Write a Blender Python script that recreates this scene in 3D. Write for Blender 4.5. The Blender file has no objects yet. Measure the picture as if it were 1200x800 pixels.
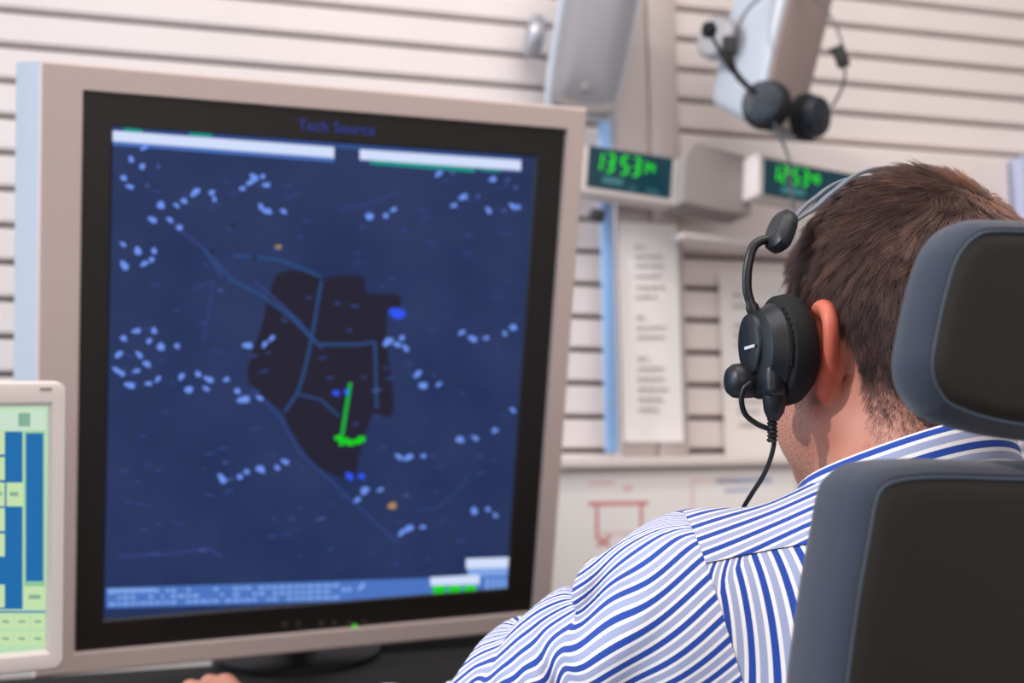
import bpy, math, random
import numpy as np
from mathutils import Vector, Matrix
from mathutils.bvhtree import BVHTree

random.seed(7); rng = np.random.default_rng(7)
scene = bpy.context.scene
COL = scene.collection
F = 1431.0          # focal length in px of a 1200 px wide frame
CZ = 1.17           # camera height

# ------------------------------------------------------------------ camera, world, lights
def V(*a): return Vector(a)
def P(px, py, d): return Vector(((px-600)/F*d, d, CZ-(py-400)/F*d))

cam_d = bpy.data.cameras.new('camera'); cam = bpy.data.objects.new('camera', cam_d); COL.objects.link(cam)
cam.location = (0, 0, CZ); cam.rotation_euler = (math.radians(90), 0, 0)
cam_d.sensor_width = 36; cam_d.lens = F*36/1200; cam_d.clip_start = .02; cam_d.clip_end = 60
cam_d.dof.use_dof = True; cam_d.dof.focus_distance = .87; cam_d.dof.aperture_fstop = 4.4
scene.camera = cam

def lin(h):
    h = h.lstrip('#'); r = []
    for i in (0, 2, 4):
        c = int(h[i:i+2], 16)/255
        r.append(c/12.92 if c <= .04045 else ((c+.055)/1.055)**2.4)
    return (r[0], r[1], r[2], 1)

world = bpy.data.worlds.new('world'); scene.world = world; world.use_nodes = True
bg = world.node_tree.nodes['Background']; bg.inputs[0].default_value = (1.0, .93, .90, 1); bg.inputs[1].default_value = .42

def area(name, loc, target, size, power, color):
    l = bpy.data.lights.new(name, 'AREA'); l.shape = 'RECTANGLE'; l.size, l.size_y = size
    l.energy = power; l.color = color
    o = bpy.data.objects.new(name, l); COL.objects.link(o); o.location = loc
    o.rotation_euler = (Vector(target)-Vector(loc)).to_track_quat('-Z', 'Y').to_euler(); return o
area('window_light', (-2.6, .55, 1.7), (.2, 1.1, 1.1), (1.6, 1.5), 40, (.46, .71, 1.0))
area('ceiling_light', (.35, .75, 2.75), (.3, 1.5, .9), (2.2, 1.2), 25, (1, .94, .92))
area('rear_window_light', (1.0, -2.4, 2.2), (.2, 1.6, 1.2), (2.6, 1.4), 29, (1, .90, .86))
sun = bpy.data.lights.new('sun', 'SUN'); sun.energy = 2.0; sun.angle = math.radians(1.5); sun.color = (1, .93, .86)
so = bpy.data.objects.new('sun', sun); COL.objects.link(so)
so.rotation_euler = Vector((.80, .30, -.52)).to_track_quat('-Z', 'Y').to_euler()

vs = scene.view_settings
vs.view_transform = 'Standard'; vs.look = 'None'; vs.gamma = 1; vs.exposure = 0; vs.use_curve_mapping = False

# ------------------------------------------------------------------ materials
def mat(name, color, rough=.6, metal=0, emit=None, estr=1, bump=None, sss=0, var=None, spec=.5, sheen=0):
    m = bpy.data.materials.new(name); m.use_nodes = True
    nt = m.node_tree; b = nt.nodes['Principled BSDF']
    c = lin(color) if isinstance(color, str) else color
    b.inputs['Base Color'].default_value = c
    b.inputs['Roughness'].default_value = rough; b.inputs['Metallic'].default_value = metal
    b.inputs['Specular IOR Level'].default_value = spec
    if sheen: b.inputs['Sheen Weight'].default_value = sheen
    if emit:
        b.inputs['Emission Color'].default_value = lin(emit); b.inputs['Emission Strength'].default_value = estr
    if sss:
        b.inputs['Subsurface Weight'].default_value = sss; b.inputs['Subsurface Radius'].default_value = (1, .3, .15)
        b.inputs['Subsurface Scale'].default_value = .012
    tc = nt.nodes.new('ShaderNodeTexCoord')
    if var or bump:
        sc = (bump or var)[0]
        n = nt.nodes.new('ShaderNodeTexNoise'); n.inputs['Scale'].default_value = sc; n.inputs['Detail'].default_value = 4
        nt.links.new(tc.outputs['Object'], n.inputs['Vector'])
        if bump:
            bp = nt.nodes.new('ShaderNodeBump'); bp.inputs['Strength'].default_value = bump[1]; bp.inputs['Distance'].default_value = bump[2] if len(bump) > 2 else .001
            nt.links.new(n.outputs['Fac'], bp.inputs['Height']); nt.links.new(bp.outputs['Normal'], b.inputs['Normal'])
        if var:
            n2 = nt.nodes.new('ShaderNodeTexNoise'); n2.inputs['Scale'].default_value = var[0]; n2.inputs['Detail'].default_value = 3
            nt.links.new(tc.outputs['Object'], n2.inputs['Vector'])
            mr = nt.nodes.new('ShaderNodeMapRange'); mr.inputs[1].default_value = .3; mr.inputs[2].default_value = .7
            mr.inputs[3].default_value = 1-var[1]; mr.inputs[4].default_value = 1+var[1]
            nt.links.new(n2.outputs['Fac'], mr.inputs[0])
            mx = nt.nodes.new('ShaderNodeVectorMath'); mx.operation = 'SCALE'; mx.inputs[0].default_value = c[:3]
            nt.links.new(mr.outputs[0], mx.inputs['Scale']); nt.links.new(mx.outputs[0], b.inputs['Base Color'])
    return m

def glow(name, color, strength=1.0):      # a lit screen element under the display's surface
    m = mat(name, '#050505', .35, emit=color, estr=strength, spec=.1)
    return m

M = {}
M['slat'] = mat('painted_slat', '#e8dedb', .5, var=(3, .03), bump=(60, .1))
M['slat_gap'] = mat('slat_gap', '#5a5452', .8)
M['pillar'] = mat('taupe_metal', '#b9adaa', .5, var=(4, .03))
M['mon_frame'] = mat('warm_grey_plastic', '#d0bdb7', .42, bump=(900, .08))
M['mon_side'] = mat('pale_side_plastic', '#b4bac4', .35)
M['bezel'] = mat('black_bezel', '#1e1a19', .38, bump=(900, .05))
M['black'] = mat('black_plastic', '#16171a', .38, bump=(1200, .08))
M['black_soft'] = mat('black_foam', '#07090d', .8, bump=(1500, .3))
M['cup'] = mat('charcoal_plastic', '#171b22', .42, bump=(1200, .06))
M['white'] = mat('off_white_plastic', '#ddd3cf', .45, var=(5, .02))
M['beige'] = mat('beige_plastic', '#f0e5e0', .45, bump=(600, .05))
M['silver'] = mat('silver_plastic', '#9c9ba0', .38, metal=.35)
M['silver_dk'] = mat('grey_plastic', '#9a928f', .5)
M['taupe_dk'] = mat('taupe_baffle', '#9c8a87', .55)
M['blue_strip'] = mat('blue_strip_metal', '#8cb4e4', .4, metal=.1)
M['paper'] = mat('paper', '#f0ebe8', .8, var=(8, .02))
M['ink'] = mat('grey_ink', '#a9a2a0', .8)
M['red_ink'] = mat('red_ink', '#dc8f8e', .8)
M['pink_ink'] = mat('pink_ink', '#edc8c5', .8)
M['blue_ink'] = mat('blue_ink', '#a9b4d2', .8)
M['desk'] = mat('dark_desk', '#0b0b0d', .6, var=(6, .1))
M['floor'] = mat('carpet', '#4a4a50', .9, bump=(400, .4), var=(30, .1))
M['teal_lcd'] = mat('teal_display', '#02232c', .2, emit='#04303c', estr=.8)
M['led'] = glow('green_led', '#2df012', 1.3)
M['lcd_grey'] = glow('lcd_grey', '#4f8f94', .7)
M['chair_fabric'] = mat('blue_grey_fabric', '#2c3445', .9, bump=(1400, .5), var=(700, .18), sheen=.25)
M['chair_shell'] = mat('dark_shell', '#1c1816', .5, bump=(700, .1))
M['piping'] = mat('slate_piping', '#4b5a6c', .6)
M['trousers'] = mat('dark_trousers', '#20232b', .9, bump=(1200, .3))
M['metal'] = mat('brushed_metal', '#8a8c90', .35, metal=.9)
M['metal_dk'] = mat('dark_metal', '#55565a', .4, metal=.6)
M['band'] = mat('headband_grey', '#6e747e', .45)
M['seam'] = mat('stitched_seam', '#c8cad6', .9)
M['button'] = mat('pearl_button', '#e4e2dc', .3)
M['knob'] = mat('bezel_button', '#3a3432', .4)
M['eye'] = mat('eye_white', '#e6e0da', .2)

# ------------------------------------------------------------------ mesh helpers
def link(o, parent=None):
    COL.objects.link(o)
    if parent: o.parent = parent
    return o
def meshobj(name, verts, faces, mats, parent=None, mi=None, smooth=False, uv=None, auto=None):
    me = bpy.data.meshes.new(name)
    me.from_pydata([tuple(v) for v in verts] if not isinstance(verts, np.ndarray) else verts.tolist(), [], faces if isinstance(faces, list) else faces.tolist())
    for m in (mats if isinstance(mats, (list, tuple)) else [mats]): me.materials.append(m)
    if mi is not None: me.polygons.foreach_set('material_index', mi)
    if smooth: me.polygons.foreach_set('use_smooth', [True]*len(me.polygons))
    if uv is not None:
        l = me.uv_layers.new(name='UVMap'); idx = np.empty(len(me.loops), int); me.loops.foreach_get('vertex_index', idx)
        l.data.foreach_set('uv', np.asarray(uv, float)[idx].ravel())
    me.update()
    if smooth and auto: me.set_sharp_from_angle(angle=math.radians(auto))
    return link(bpy.data.objects.new(name, me), parent)
def thing(name, label, cat, group=None, loc=(0, 0, 0)):
    o = bpy.data.objects.new(name, None); link(o); o.empty_display_size = .05; o.location = loc
    o['label'] = label; o['category'] = cat
    if group: o['group'] = group
    return o
def tag(o, label, cat, group=None):
    o['label'] = label; o['category'] = cat
    if group: o['group'] = group
    return o
def struct(o): o['kind'] = 'structure'; return o

class MB:
    def __init__(s): s.v = []; s.f = []; s.m = []; s.sm = []
    def add(s, vs_, fs, mi=0, smooth=False):
        n = len(s.v); s.v += [Vector(v) for v in vs_]; s.f += [tuple(i+n for i in f) for f in fs]
        s.m += [mi]*len(fs); s.sm += [smooth]*len(fs); return s
    def box(s, lo, hi, mi=0, T=None, bev=0):
        x0, y0, z0 = lo; x1, y1, z1 = hi
        if bev:
            import bmesh
            bm = bmesh.new(); bmesh.ops.create_cube(bm, size=1)
            for v in bm.verts: v.co = Vector(((x0+x1)/2+v.co.x*(x1-x0), (y0+y1)/2+v.co.y*(y1-y0), (z0+z1)/2+v.co.z*(z1-z0)))
            bmesh.ops.bevel(bm, geom=bm.edges[:], offset=bev, segments=3, affect='EDGES', profile=.5)
            bm.verts.index_update()
            vs_ = [v.co.copy() for v in bm.verts]; fs = [[v.index for v in f.verts] for f in bm.faces]; bm.free()
            if T: vs_ = [T @ v for v in vs_]
            return s.add(vs_, fs, mi, True)
        vs_ = [Vector((x, y, z)) for x in (x0, x1) for y in (y0, y1) for z in (z0, z1)]
        if T: vs_ = [T @ v for v in vs_]
        return s.add(vs_, [(0, 1, 3, 2), (4, 6, 7, 5), (0, 4, 5, 1), (2, 3, 7, 6), (0, 2, 6, 4), (1, 5, 7, 3)], mi)
    def tube(s, pts, r, n=12, mi=0, flat=1, up=None, cap=True):
        pts = [Vector(p) for p in pts]; rr = r if isinstance(r, (list, tuple)) else [r]*len(pts)
        prev = None; vs_ = []
        for i, p in enumerate(pts):
            t = (pts[min(i+1, len(pts)-1)]-pts[max(i-1, 0)]).normalized()
            if prev is None:
                a = Vector(up) if up else (Vector((0, 0, 1)) if abs(t.z) < .9 else Vector((1, 0, 0)))
            else: a = prev
            a = (a-t*a.dot(t)).normalized(); prev = a; b = t.cross(a)
            for k in range(n):
                th = 2*math.pi*k/n; vs_.append(p+(a*math.cos(th)+b*math.sin(th)*flat)*rr[i])
        fs = []
        for i in range(len(pts)-1):
            for k in range(n):
                fs.append((i*n+k, i*n+(k+1) % n, (i+1)*n+(k+1) % n, (i+1)*n+k))
        if cap: fs += [tuple(range(n))[::-1], tuple(range((len(pts)-1)*n, len(pts)*n))]
        return s.add(vs_, fs, mi, True)
    def lathe(s, prof, T, n=28, mi=0, sx=1, sy=1):     # prof: (r, h) pairs about local z
        vs_ = []; fs = []
        for r, h in prof:
            for k in range(n):
                th = 2*math.pi*k/n; vs_.append(T @ Vector((r*sx*math.cos(th), r*sy*math.sin(th), h)))
        for i in range(len(prof)-1):
            for k in range(n): fs.append((i*n+k, i*n+(k+1) % n, (i+1)*n+(k+1) % n, (i+1)*n+k))
        fs += [tuple(range(n))[::-1], tuple(range((len(prof)-1)*n, len(prof)*n))]
        return s.add(vs_, fs, mi, True)
    def rings(s, rings, mi=0, smooth=True, cap=(True, True), mis=None):
        n = len(rings[0]); vs_ = [v for r in rings for v in r]; fs = []; ms = []
        for i in range(len(rings)-1):
            for k in range(n):
                fs.append((i*n+k, i*n+(k+1) % n, (i+1)*n+(k+1) % n, (i+1)*n+k))
        if cap[0]: fs.append(tuple(range(n))[::-1])
        if cap[1]: fs.append(tuple(range((len(rings)-1)*n, len(rings)*n)))
        return s.add(vs_, fs, mi, smooth)
    def prism(s, poly, h0, h1, T, mi=0, smooth=False):
        return s.rings([[T @ Vector((x, y, h)) for x, y in poly] for h in (h0, h1)], mi, smooth)
    def build(s, name, mats, parent=None, auto=40):
        o = meshobj(name, s.v, [list(f) for f in s.f], mats, parent, s.m)
        o.data.polygons.foreach_set('use_smooth', s.sm); o.data.update()
        o.data.set_sharp_from_angle(angle=math.radians(auto)); return o

def frame(O, u, v):            # local x = right, y = up, z = towards the viewer
    u = Vector(u).normalized(); v = Vector(v); v = (v-u*v.dot(u)).normalized(); w = u.cross(v)
    T = Matrix((u, v, w)).transposed().to_4x4(); T.translation = Vector(O); return T
def onplane(T, px, py, c=0):   # point of the plane z=c seen at a pixel, in the plane's own coordinates
    d = Vector(((px-600)/F, 1, -(py-400)/F)); w = T.col[2].to_3d(); O = T.translation+w*c
    o = Vector((0, 0, CZ)); t = (O-o).dot(w)/d.dot(w)
    q = T.inverted() @ (o+d*t); return q.x, q.y

def catmull(pts, n, closed=False):
    pts = [np.array(p, float) for p in pts]; out = []; N = len(pts)
    rngi = range(N) if closed else range(N-1)
    for i in rngi:
        g = (lambda j: pts[j % N]) if closed else (lambda j: pts[max(0, min(N-1, j))])
        p0, p1, p2, p3 = g(i-1), g(i), g(i+1), g(i+2)
        for k in range(n):
            t = k/n
            out.append(.5*((2*p1)+(-p0+p2)*t+(2*p0-5*p1+4*p2-p3)*t*t+(-p0+3*p1-3*p2+p3)*t**3))
    if not closed: out.append(pts[-1])
    return [tuple(float(c) for c in p) for p in out]

# ------------------------------------------------------------------ the setting
TW = frame(P(760, 400, 2.1), (5300, 1431, -130), (-125, 1431, 10651))     # slat wall plane
def wall_pt(px, py, c=0): return onplane(TW, px, py, c)
b = MB()
sp = .0568; y0 = wall_pt(688, 371)[1]
XL, XR = wall_pt(-330, 300)[0], wall_pt(1520, 300)[0]
for k in range(-7, 17):
    lo, hi = y0+k*sp+.0042, y0+(k+1)*sp-.0042
    # rounded-edge plank running the whole wall
    prof = [(lo, -.016), (lo, -.004), (lo+.003, 0), (hi-.003, 0), (hi, -.004), (hi, -.016)]
    r0 = [TW @ Vector((XL, y, z)) for y, z in prof]; r1 = [TW @ Vector((XR, y, z)) for y, z in prof]
    b.rings([r0, r1], 0, False)
b.box((XL, y0-7*sp, -.04), (XR, y0+17*sp, -.0161), 1, TW)
struct(b.build('wall_back', [M['slat'], M['slat_gap']]))

fb = MB(); fb.box((-3, -1.5, -.1), (3.2, 3.6, 0)); struct(fb.build('floor', M['floor']))

# pillar
b = MB(); x0p, x1p = wall_pt(724, 300, .045)[0], wall_pt(801, 300, .045)[0]; xm = wall_pt(760, 100, .045)[0]
b.box((x0p, wall_pt(760, 560)[1], 0.0005), (xm-.0012, y0+16*sp, .045), 0, TW, .003)
b.box((xm+.0012, wall_pt(760, 560)[1], 0.0005), (x1p, y0+16*sp, .045), 0, TW, .003)
struct(b.build('trim_1', M['pillar']))
# cover panel to the right behind the second clock, its end edge and the blue end wall
b = MB(); xa = x1p+.002; xb = wall_pt(1186, 200, .03)[0]
b.box((xa, wall_pt(1000, 300, .02)[1], .0005), (xb, wall_pt(1000, 172, .02)[1], .02), 0, TW, .003)
struct(b.build('trim_2', M['slat']))
b = MB(); b.box((xb+.006, wall_pt(1195, 700, .02)[1], .0005), (XR, wall_pt(1195, 188, .02)[1], .05), 0, TW, .004)
struct(b.build('trim_3', mat('blue_grey_panel', '#a9b0cc', .5)))

# ------------------------------------------------------------------ desk and rear console
deskZ = .745
desk = thing('control_desk', 'black console desk below the large radar monitor', 'desk')
def yb_(x): return 1.71+.27*x
b = MB(); b.prism([(-1.1, 1.07), (.75, 1.07), (.75, yb_(.75)), (-1.1, yb_(-1.1))], deskZ-.035, deskZ, Matrix.Identity(4)); b.build('desktop', M['desk'], desk)
for x in (-1.0, .66):
    lb = MB(); lb.box((x, 1.15, 0), (x+.05, yb_(x)-.02, deskZ-.036), 0, None, .004); lb.build('side_panel', M['desk'], desk)

# ledge under the slat wall with the map board
cons = thing('rear_console', 'off-white console ledge running under the slat wall', 'console')
TB = frame(P(800, 540, 1.97), (5300, 1431, -60), (-.05, .22, 1))
def bp(px, py, c=0): return onplane(TB, px, py, c)
xl, xr = bp(250, 540)[0], bp(1300, 540)[0]; yt, yb = bp(800, 536)[1], bp(800, 722)[1]
b = MB(); b.box((xl, yt-.016, -.10), (xr, yt+.0, .012), 0, TB, .003); b.build('ledge', M['white'], cons)
b = MB(); b.box((xl, yb, -.03), (xr, yt-.0165, -.004), 0, TB, .002); b.build('front_board', M['white'], cons)
b = MB(); b.box((xl, yb-.10, -.03), (xr, yb-.0005, -.006), 0, TB, .001); b.build('dark_panel', M['desk'], cons)
b = MB(); b.box((xl, yb-.16, -.20), (xr, yb-.101, -.01), 0, TB, .002); b.box((xl, -.92, -.10), (xr, yb-.161, -.08), 0, TB, .002); b.build('plinth', M['desk'], cons)
# the printed chart on it
ch = MB(); cx0 = bp(640, 560)[0]; cx1 = bp(932, 560)[0]
ch.box((cx0, yb+.004, -.0035), (cx1, yt-.02, -.0025), 0, TB)
def rline(mb, T, p, q, w, c, mi):
    p = Vector((*p, 0)); q = Vector((*q, 0)); d = (q-p).normalized(); n = Vector((-d.y, d.x, 0))*w/2
    mb.add([T @ (v+Vector((0, 0, c))) for v in (p-n, q-n, q+n, p+n)], [(0, 1, 2, 3)], mi)
for (a, c_, w, mi) in [((690, 590), (760, 589), 5, 1), ((700, 590), (700, 628), 4, 1), ((752, 588), (752, 625), 4, 1), ((698, 625), (760, 624), 3, 2),
                   ((698, 628), (715, 640), 4, 1), ((700, 640), (716, 628), 4, 1), ((812, 562), (812, 600), 3, 2), ((812, 562), (870, 562), 3, 2),
                   ((688, 660), (745, 655), 4, 1), ((840, 563), (905, 562), 6, 3), ((850, 575), (880, 573), 4, 3), ((690, 566), (720, 565), 4, 2), ((730, 572), (742, 572), 6, 2)]:
    rline(ch, TB, bp(*a), bp(*c_), w*1.97/F, -.0022, mi)
tag(ch.build('wall_chart', [M['paper'], M['red_ink'], M['pink_ink'], M['blue_ink']]),
    'white printed chart with faint red lines lying on the console ledge front', 'chart')

# blue strip and papers on the wall
b = MB(); a0, a1 = wall_pt(707, 400, .05), wall_pt(722, 400, .05)
b.box((a0[0], wall_pt(715, 530, .05)[1], .0455), (a1[0], wall_pt(712, 135, .05)[1], .052), 0, TW, .002)
tag(b.build('mounting_rail', M['blue_strip']), 'narrow light blue upright rail left of the typed sheet, under the clock', 'rail')

def sheet(name, pxl, pxr, pyt, pyb, c, lines, tx, label):
    m = MB(); (xa, yt_), (xb_, yb_) = wall_pt(pxl, pyt, c), wall_pt(pxr, pyb, c)
    nx, ny = 6, 10; g = []
    for j in range(ny+1):
        for i in range(nx+1):
            g.append(TW @ Vector((xa+(xb_-xa)*i/nx, yb_+(yt_-yb_)*j/ny, c+.0012*math.sin(i*1.3+j*.5))))
    top = len(g); g2 = [v-TW.col[2].to_3d()*.0008 for v in g]
    fs = []
    for j in range(ny):
        for i in range(nx):
            q = j*(nx+1)+i; fs += [(q, q+1, q+nx+2, q+nx+1), (top+q, top+q+nx+1, top+q+nx+2, top+q+1)]
    m.add(g+g2, fs, 0, True)
    for (py, x0, x1) in lines:
        x = x0
        while x < x1-2:
            w = random.uniform(4, 10); x2 = min(x+w, x1)
            p, q = wall_pt(x, py, c), wall_pt(x2, py, c); rline(m, TW, p, q, 3.4*2.08/F, c+.002, 1); x = x2+1.6
    return tag(m.build(name, [M['paper'], M['ink']]), label, 'paper')
L1 = [(290, 743, 755), (301, 745, 778), (312, 744, 779), (324, 744, 777), (337, 746, 779), (348, 745, 772), (372, 746, 758), (384, 746, 779), (395, 747, 779),
      (420, 747, 759), (432, 748, 780), (444, 747, 781), (456, 748, 782), (468, 748, 779), (480, 748, 774)]
sheet('typed_sheet', 724, 801, 260, 518, .048, L1, 0, 'tall white typed sheet fixed to the taupe pillar')
L2 = [(346, 858, 870), (359, 858, 892), (382, 860, 873), (393, 860, 893), (404, 862, 890), (430, 862, 874), (442, 863, 895), (470, 864, 894), (482, 864, 890), (498, 866, 892)]
sheet('typed_sheet', 842, 935, 318, 538, .006, L2, 0, 'white typed sheet on the slats just behind the seated man\'s ear cup')

# ------------------------------------------------------------------ seven-segment digits
SEG = {'0': 'abcdef', '1': 'bc', '2': 'abged', '3': 'abgcd', '4': 'fgbc', '5': 'afgcd', '6': 'afgedc', '7': 'abc', '8': 'abcdefg', '9': 'abcdfg'}
def digit(mb, T, ch_, x, y, w, h, t, c, mi, slant=.08):
    def q(p): return T @ Vector((x+p[0]+slant*p[1], y+p[1], c))
    g = t*.12
    S = {'a': ((0, h), (w, h)), 'g': ((0, h/2), (w, h/2)), 'd': ((0, 0), (w, 0)), 'f': ((0, h/2), (0, h)), 'e': ((0, 0), (0, h/2)), 'b': ((w, h/2), (w, h)), 'c': ((w, 0), (w, h/2))}
    for s_ in SEG[ch_]:
        (ax, ay), (bx, by) = S[s_]; hz = ay == by
        if hz: pts = [(ax+g, ay), (ax+g+t/2, ay+t/2), (bx-g-t/2, ay+t/2), (bx-g, ay), (bx-g-t/2, ay-t/2), (ax+g+t/2, ay-t/2)]
        else: pts = [(ax, ay+g), (ax+t/2, ay+g+t/2), (ax+t/2, by-g-t/2), (ax, by-g), (ax-t/2, by-g-t/2), (ax-t/2, ay+g+t/2)]
        mb.add([q(p) for p in pts], [tuple(range(6))], mi)
def text_obj(txt, size, T, m, parent, name='lettering', depth=.0003):
    cu = bpy.data.curves.new(name, 'FONT'); cu.body = txt; cu.size = size; cu.extrude = depth
    o = bpy.data.objects.new(name, cu); dg = bpy.context.evaluated_depsgraph_get()
    COL.objects.link(o); bpy.context.view_layer.update()
    me = bpy.data.meshes.new_from_object(o.evaluated_get(bpy.context.evaluated_depsgraph_get()))
    bpy.data.objects.remove(o); me.transform(T); me.materials.clear(); me.materials.append(m)
    return link(bpy.data.objects.new(name, me), parent)

def clock(cx, cy, d, corners, label, bx, txt, small, yw=.24):
    """corners: screen rect in px (l, r, t, b); bx: body px (l, r, t, b)"""
    T = frame(P(cx, cy, d), (1, yw, -.115), (-.06, .1, 1))
    t = thing('digital_clock', label, 'clock', 'green digital clocks on the slat wall')
    (l, tp), (r, bt) = onplane(T, bx[0], cy+(bx[2]-cy)), onplane(T, bx[1], cy+(bx[3]-cy))
    b = MB(); b.box((l, bt, -.045), (r, tp, -.002), 0, T, .004)
    b.box((l+.004, bt+.004, -.002), (r-.004, tp-.004, .001), 0, T); b.build('housing', M['white'], t)
    (sl, st), (sr, sb) = onplane(T, corners[0], corners[2]), onplane(T, corners[1], corners[3])
    b = MB(); b.box((sl, sb, .001), (sr, st, .003), 0, T)
    H = st-sb; W = sr-sl; dh = H*.42; dw = dh*.36; x = sl+W*.08
    for i, c_ in enumerate(txt):
        if c_ == ' ': x += dw*.55; continue
        digit(b, T, c_, x, sb+H*.44, dw, dh, dh*.115, .0035, 1); x += dw*1.9
    for c_ in small:
        digit(b, T, c_, x, sb+H*.56, dw*.6, dh*.55, dh*.08, .0035, 1); x += dw*1.05
    b.box((sl+W*.18, sb+H*.14, .003), (sl+W*.42, sb+H*.30, .0035), 2, T)
    b.box((sl+W*.5, sb+H*.08, .003), (sl+W*.58, sb+H*.13, .0035), 2, T); b.box((sl+W*.7, sb+H*.08, .003), (sl+W*.85, sb+H*.13, .0035), 2, T)
    b.build('display', [M['teal_lcd'], M['led'], M['lcd_grey']], t)
    return t, T
c1, T1 = clock(738, 208, 2.0, (690, 785, 171, 233), 'digital clock right of the large monitor, whole green time display visible', (640, 793, 163, 262-20), '13 53', '34')
b = MB(); b.box(onplane(T1, 696, 256)+(-.03,), (onplane(T1, 712, 236)[0], onplane(T1, 700, 243)[1], -.006), 0, T1, .002)
b.build('bracket', M['black'], c1)
c2, T2 = clock(945, 218, 2.0, (895, 1005, 186, 247), 'digital clock partly hidden behind the seated man\'s head', (888, 1012, 178, 251), '12 53', '40', .36)
# deep grey box left of clock 2
b = MB(); Tb = frame(P(845, 212, 2.0), (1, .30, -.10), (-.06, .1, 1))
(l, tp), (r, bt) = onplane(Tb, 804, 165), onplane(Tb, 880, 247)
prof = [(l, bt), (l, tp-.03), (l+.012, tp-.006), (l+.025, tp), (r, tp-.012), (r, bt-.006), (l+.05, bt-.004)]
b.prism(prof, -.08, .0, Tb); tag(b.build('intercom_box', M['silver_dk']), 'grey intercom box attached left of the second green clock', 'box')
# small shelf under it
b = MB(); b.box(onplane(Tb, 812, 272)+(-.075,), (onplane(Tb, 1010, 274)[0], onplane(Tb, 812, 266)[1], -.04), 0, Tb, .002)
tag(b.build('shelf', M['white']), 'narrow off-white shelf below the second green clock', 'shelf')

# ------------------------------------------------------------------ wall loudspeakers
def speaker(T, w, h, d, label, fm, sm, tilt):
    t = thing('wall_speaker', label, 'loudspeaker', 'loudspeakers on the slat wall')
    def ring(s, z, inset):
        pts = []
        W, H = w/2-inset, h/2-inset
        ctrl = [(-W*.78, -H), (-W*.3, -H*1.02), (W*.3, -H*1.02), (W*.78, -H), (W*.93, -H*.8), (W, 0), (W*.95, H*.85), (W*.7, H), (0, H*1.02), (-W*.7, H), (-W*.95, H*.85), (-W, 0), (-W*.93, -H*.8)]
        return [T @ Vector((p[0]*s, p[1]*s, z)) for p in catmull(ctrl, 5, True)]
    b = MB(); b.rings([ring(.72, -d, 0), ring(.8, -d+.006, 0), ring(.97, -.03, 0), ring(1, -.012, 0), ring(1, -.004, 0), ring(1, 0, .003)]); b.build('cabinet', sm, t)
    b = MB(); b.rings([ring(1, .0002, .006), ring(1, .004, .008), ring(1, .007, .016), ring(.6, .010, .016)]); g = b.build('grille', fm, t)
    W = w/2*.86; b = MB(); arcp = [(-W, -h*.40), (-W*.5, -h*.435), (0, -h*.445), (W*.5, -h*.435), (W, -h*.40), (W*.80, -h*.462), (W*.3, -h*.482), (-W*.3, -h*.482), (-W*.80, -h*.462)]
    b.prism(arcp, .0068, .0112, T); b.build('chin_trim', M['silver_dk'], t)
    b = MB(); Tl = T @ Matrix.Translation((0, -h*.36, .009)); b.lathe([(.007, 0), (.007, .003), (.005, .004)], Tl, 20); b.build('badge', M['silver_dk'], t)
    b = MB(); b.box((-w*.2, -h*.2, -d-.02), (w*.2, h*.2, -d), 0, T, .004); b.lathe([(.03, -.012), (.036, -.006), (.036, .006), (.03, .012)], T @ Matrix.Translation((-w*.62, -.035, -d*.9)) @ Matrix.Rotation(R(90), 4, 'Y'), 24)
    b.tube([T @ Vector((0, 0, -d-.015)), T @ Vector((0, 0, -d-.07))], .016, 12)
    b.build('wall_bracket', M['silver'], t)
    return t
R = math.radians
Tsp = Matrix.Translation(P(700, 22, 1.97)) @ Matrix.Rotation(R(10), 4, 'Z') @ Matrix.Rotation(R(90+8), 4, 'X') @ Matrix.Rotation(R(-9), 4, 'Z')
speaker(Tsp, .130, .31, .10, 'silver-grey loudspeaker above the corner of the large monitor', M['silver'], M['mon_side'], 0)
Tsp2 = Matrix.Translation(P(940, 34, 1.93)) @ Matrix.Rotation(R(38), 4, 'Z') @ Matrix.Rotation(R(90+10), 4, 'X') @ Matrix.Rotation(R(-9), 4, 'Z')
speaker(Tsp2, .115, .33, .12, 'grey loudspeaker with a black headset hung over it', M['taupe_dk'], M['mon_side'], 0)

# ------------------------------------------------------------------ headset hung on speaker 2
hs = thing('hanging_headset', 'black boom-microphone headset hung around the grey wall loudspeaker', 'headset')
D = 1.84
def hp(px, py, d=D): return P(px, py, d)
b = MB(); b.tube([hp(*p) for p in catmull([(863, 92, 1.80), (858, 60, 1.84), (868, 25, 1.88), (885, 2, 1.90), (915, -14, 1.9), (950, -4, 1.88), (975, 22, 1.86), (986, 50, 1.84), (990, 75, 1.84), (988, 100, 1.84), (975, 125, 1.85)], 6)], .0022, 8)
b.build('headband', M['metal_dk'], hs)
def cup(c, axis, r, parent, name='ear_cup'):
    ax = Vector(axis).normalized(); Tm = Matrix.Translation(c) @ ax.to_track_quat('Z', 'Y').to_matrix().to_4x4()
    m = MB(); m.lathe([(r*.55, .016), (r*.8, .014), (r*.9, .008), (r*.92, 0), (r*.8, -.004)], Tm); o = m.build(name, M['cup_blue'], parent)
    m = MB(); m.lathe([(r*.85, -.002), (r, -.004), (r*1.05, -.012), (r, -.02), (r*.7, -.024), (r*.4, -.018)], Tm); m.build('ear_cushion', M['black_soft'], parent)
M['cup_blue'] = mat('blue_black_shell', '#16202f', .5, var=(60, .6), bump=(80, .6, .003))
cup(hp(896, 121, 1.80), (-.5, -1, .1), .036, hs); cup(hp(953, 137, 1.84), (.75, -.75, -.1), .035, hs)
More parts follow.
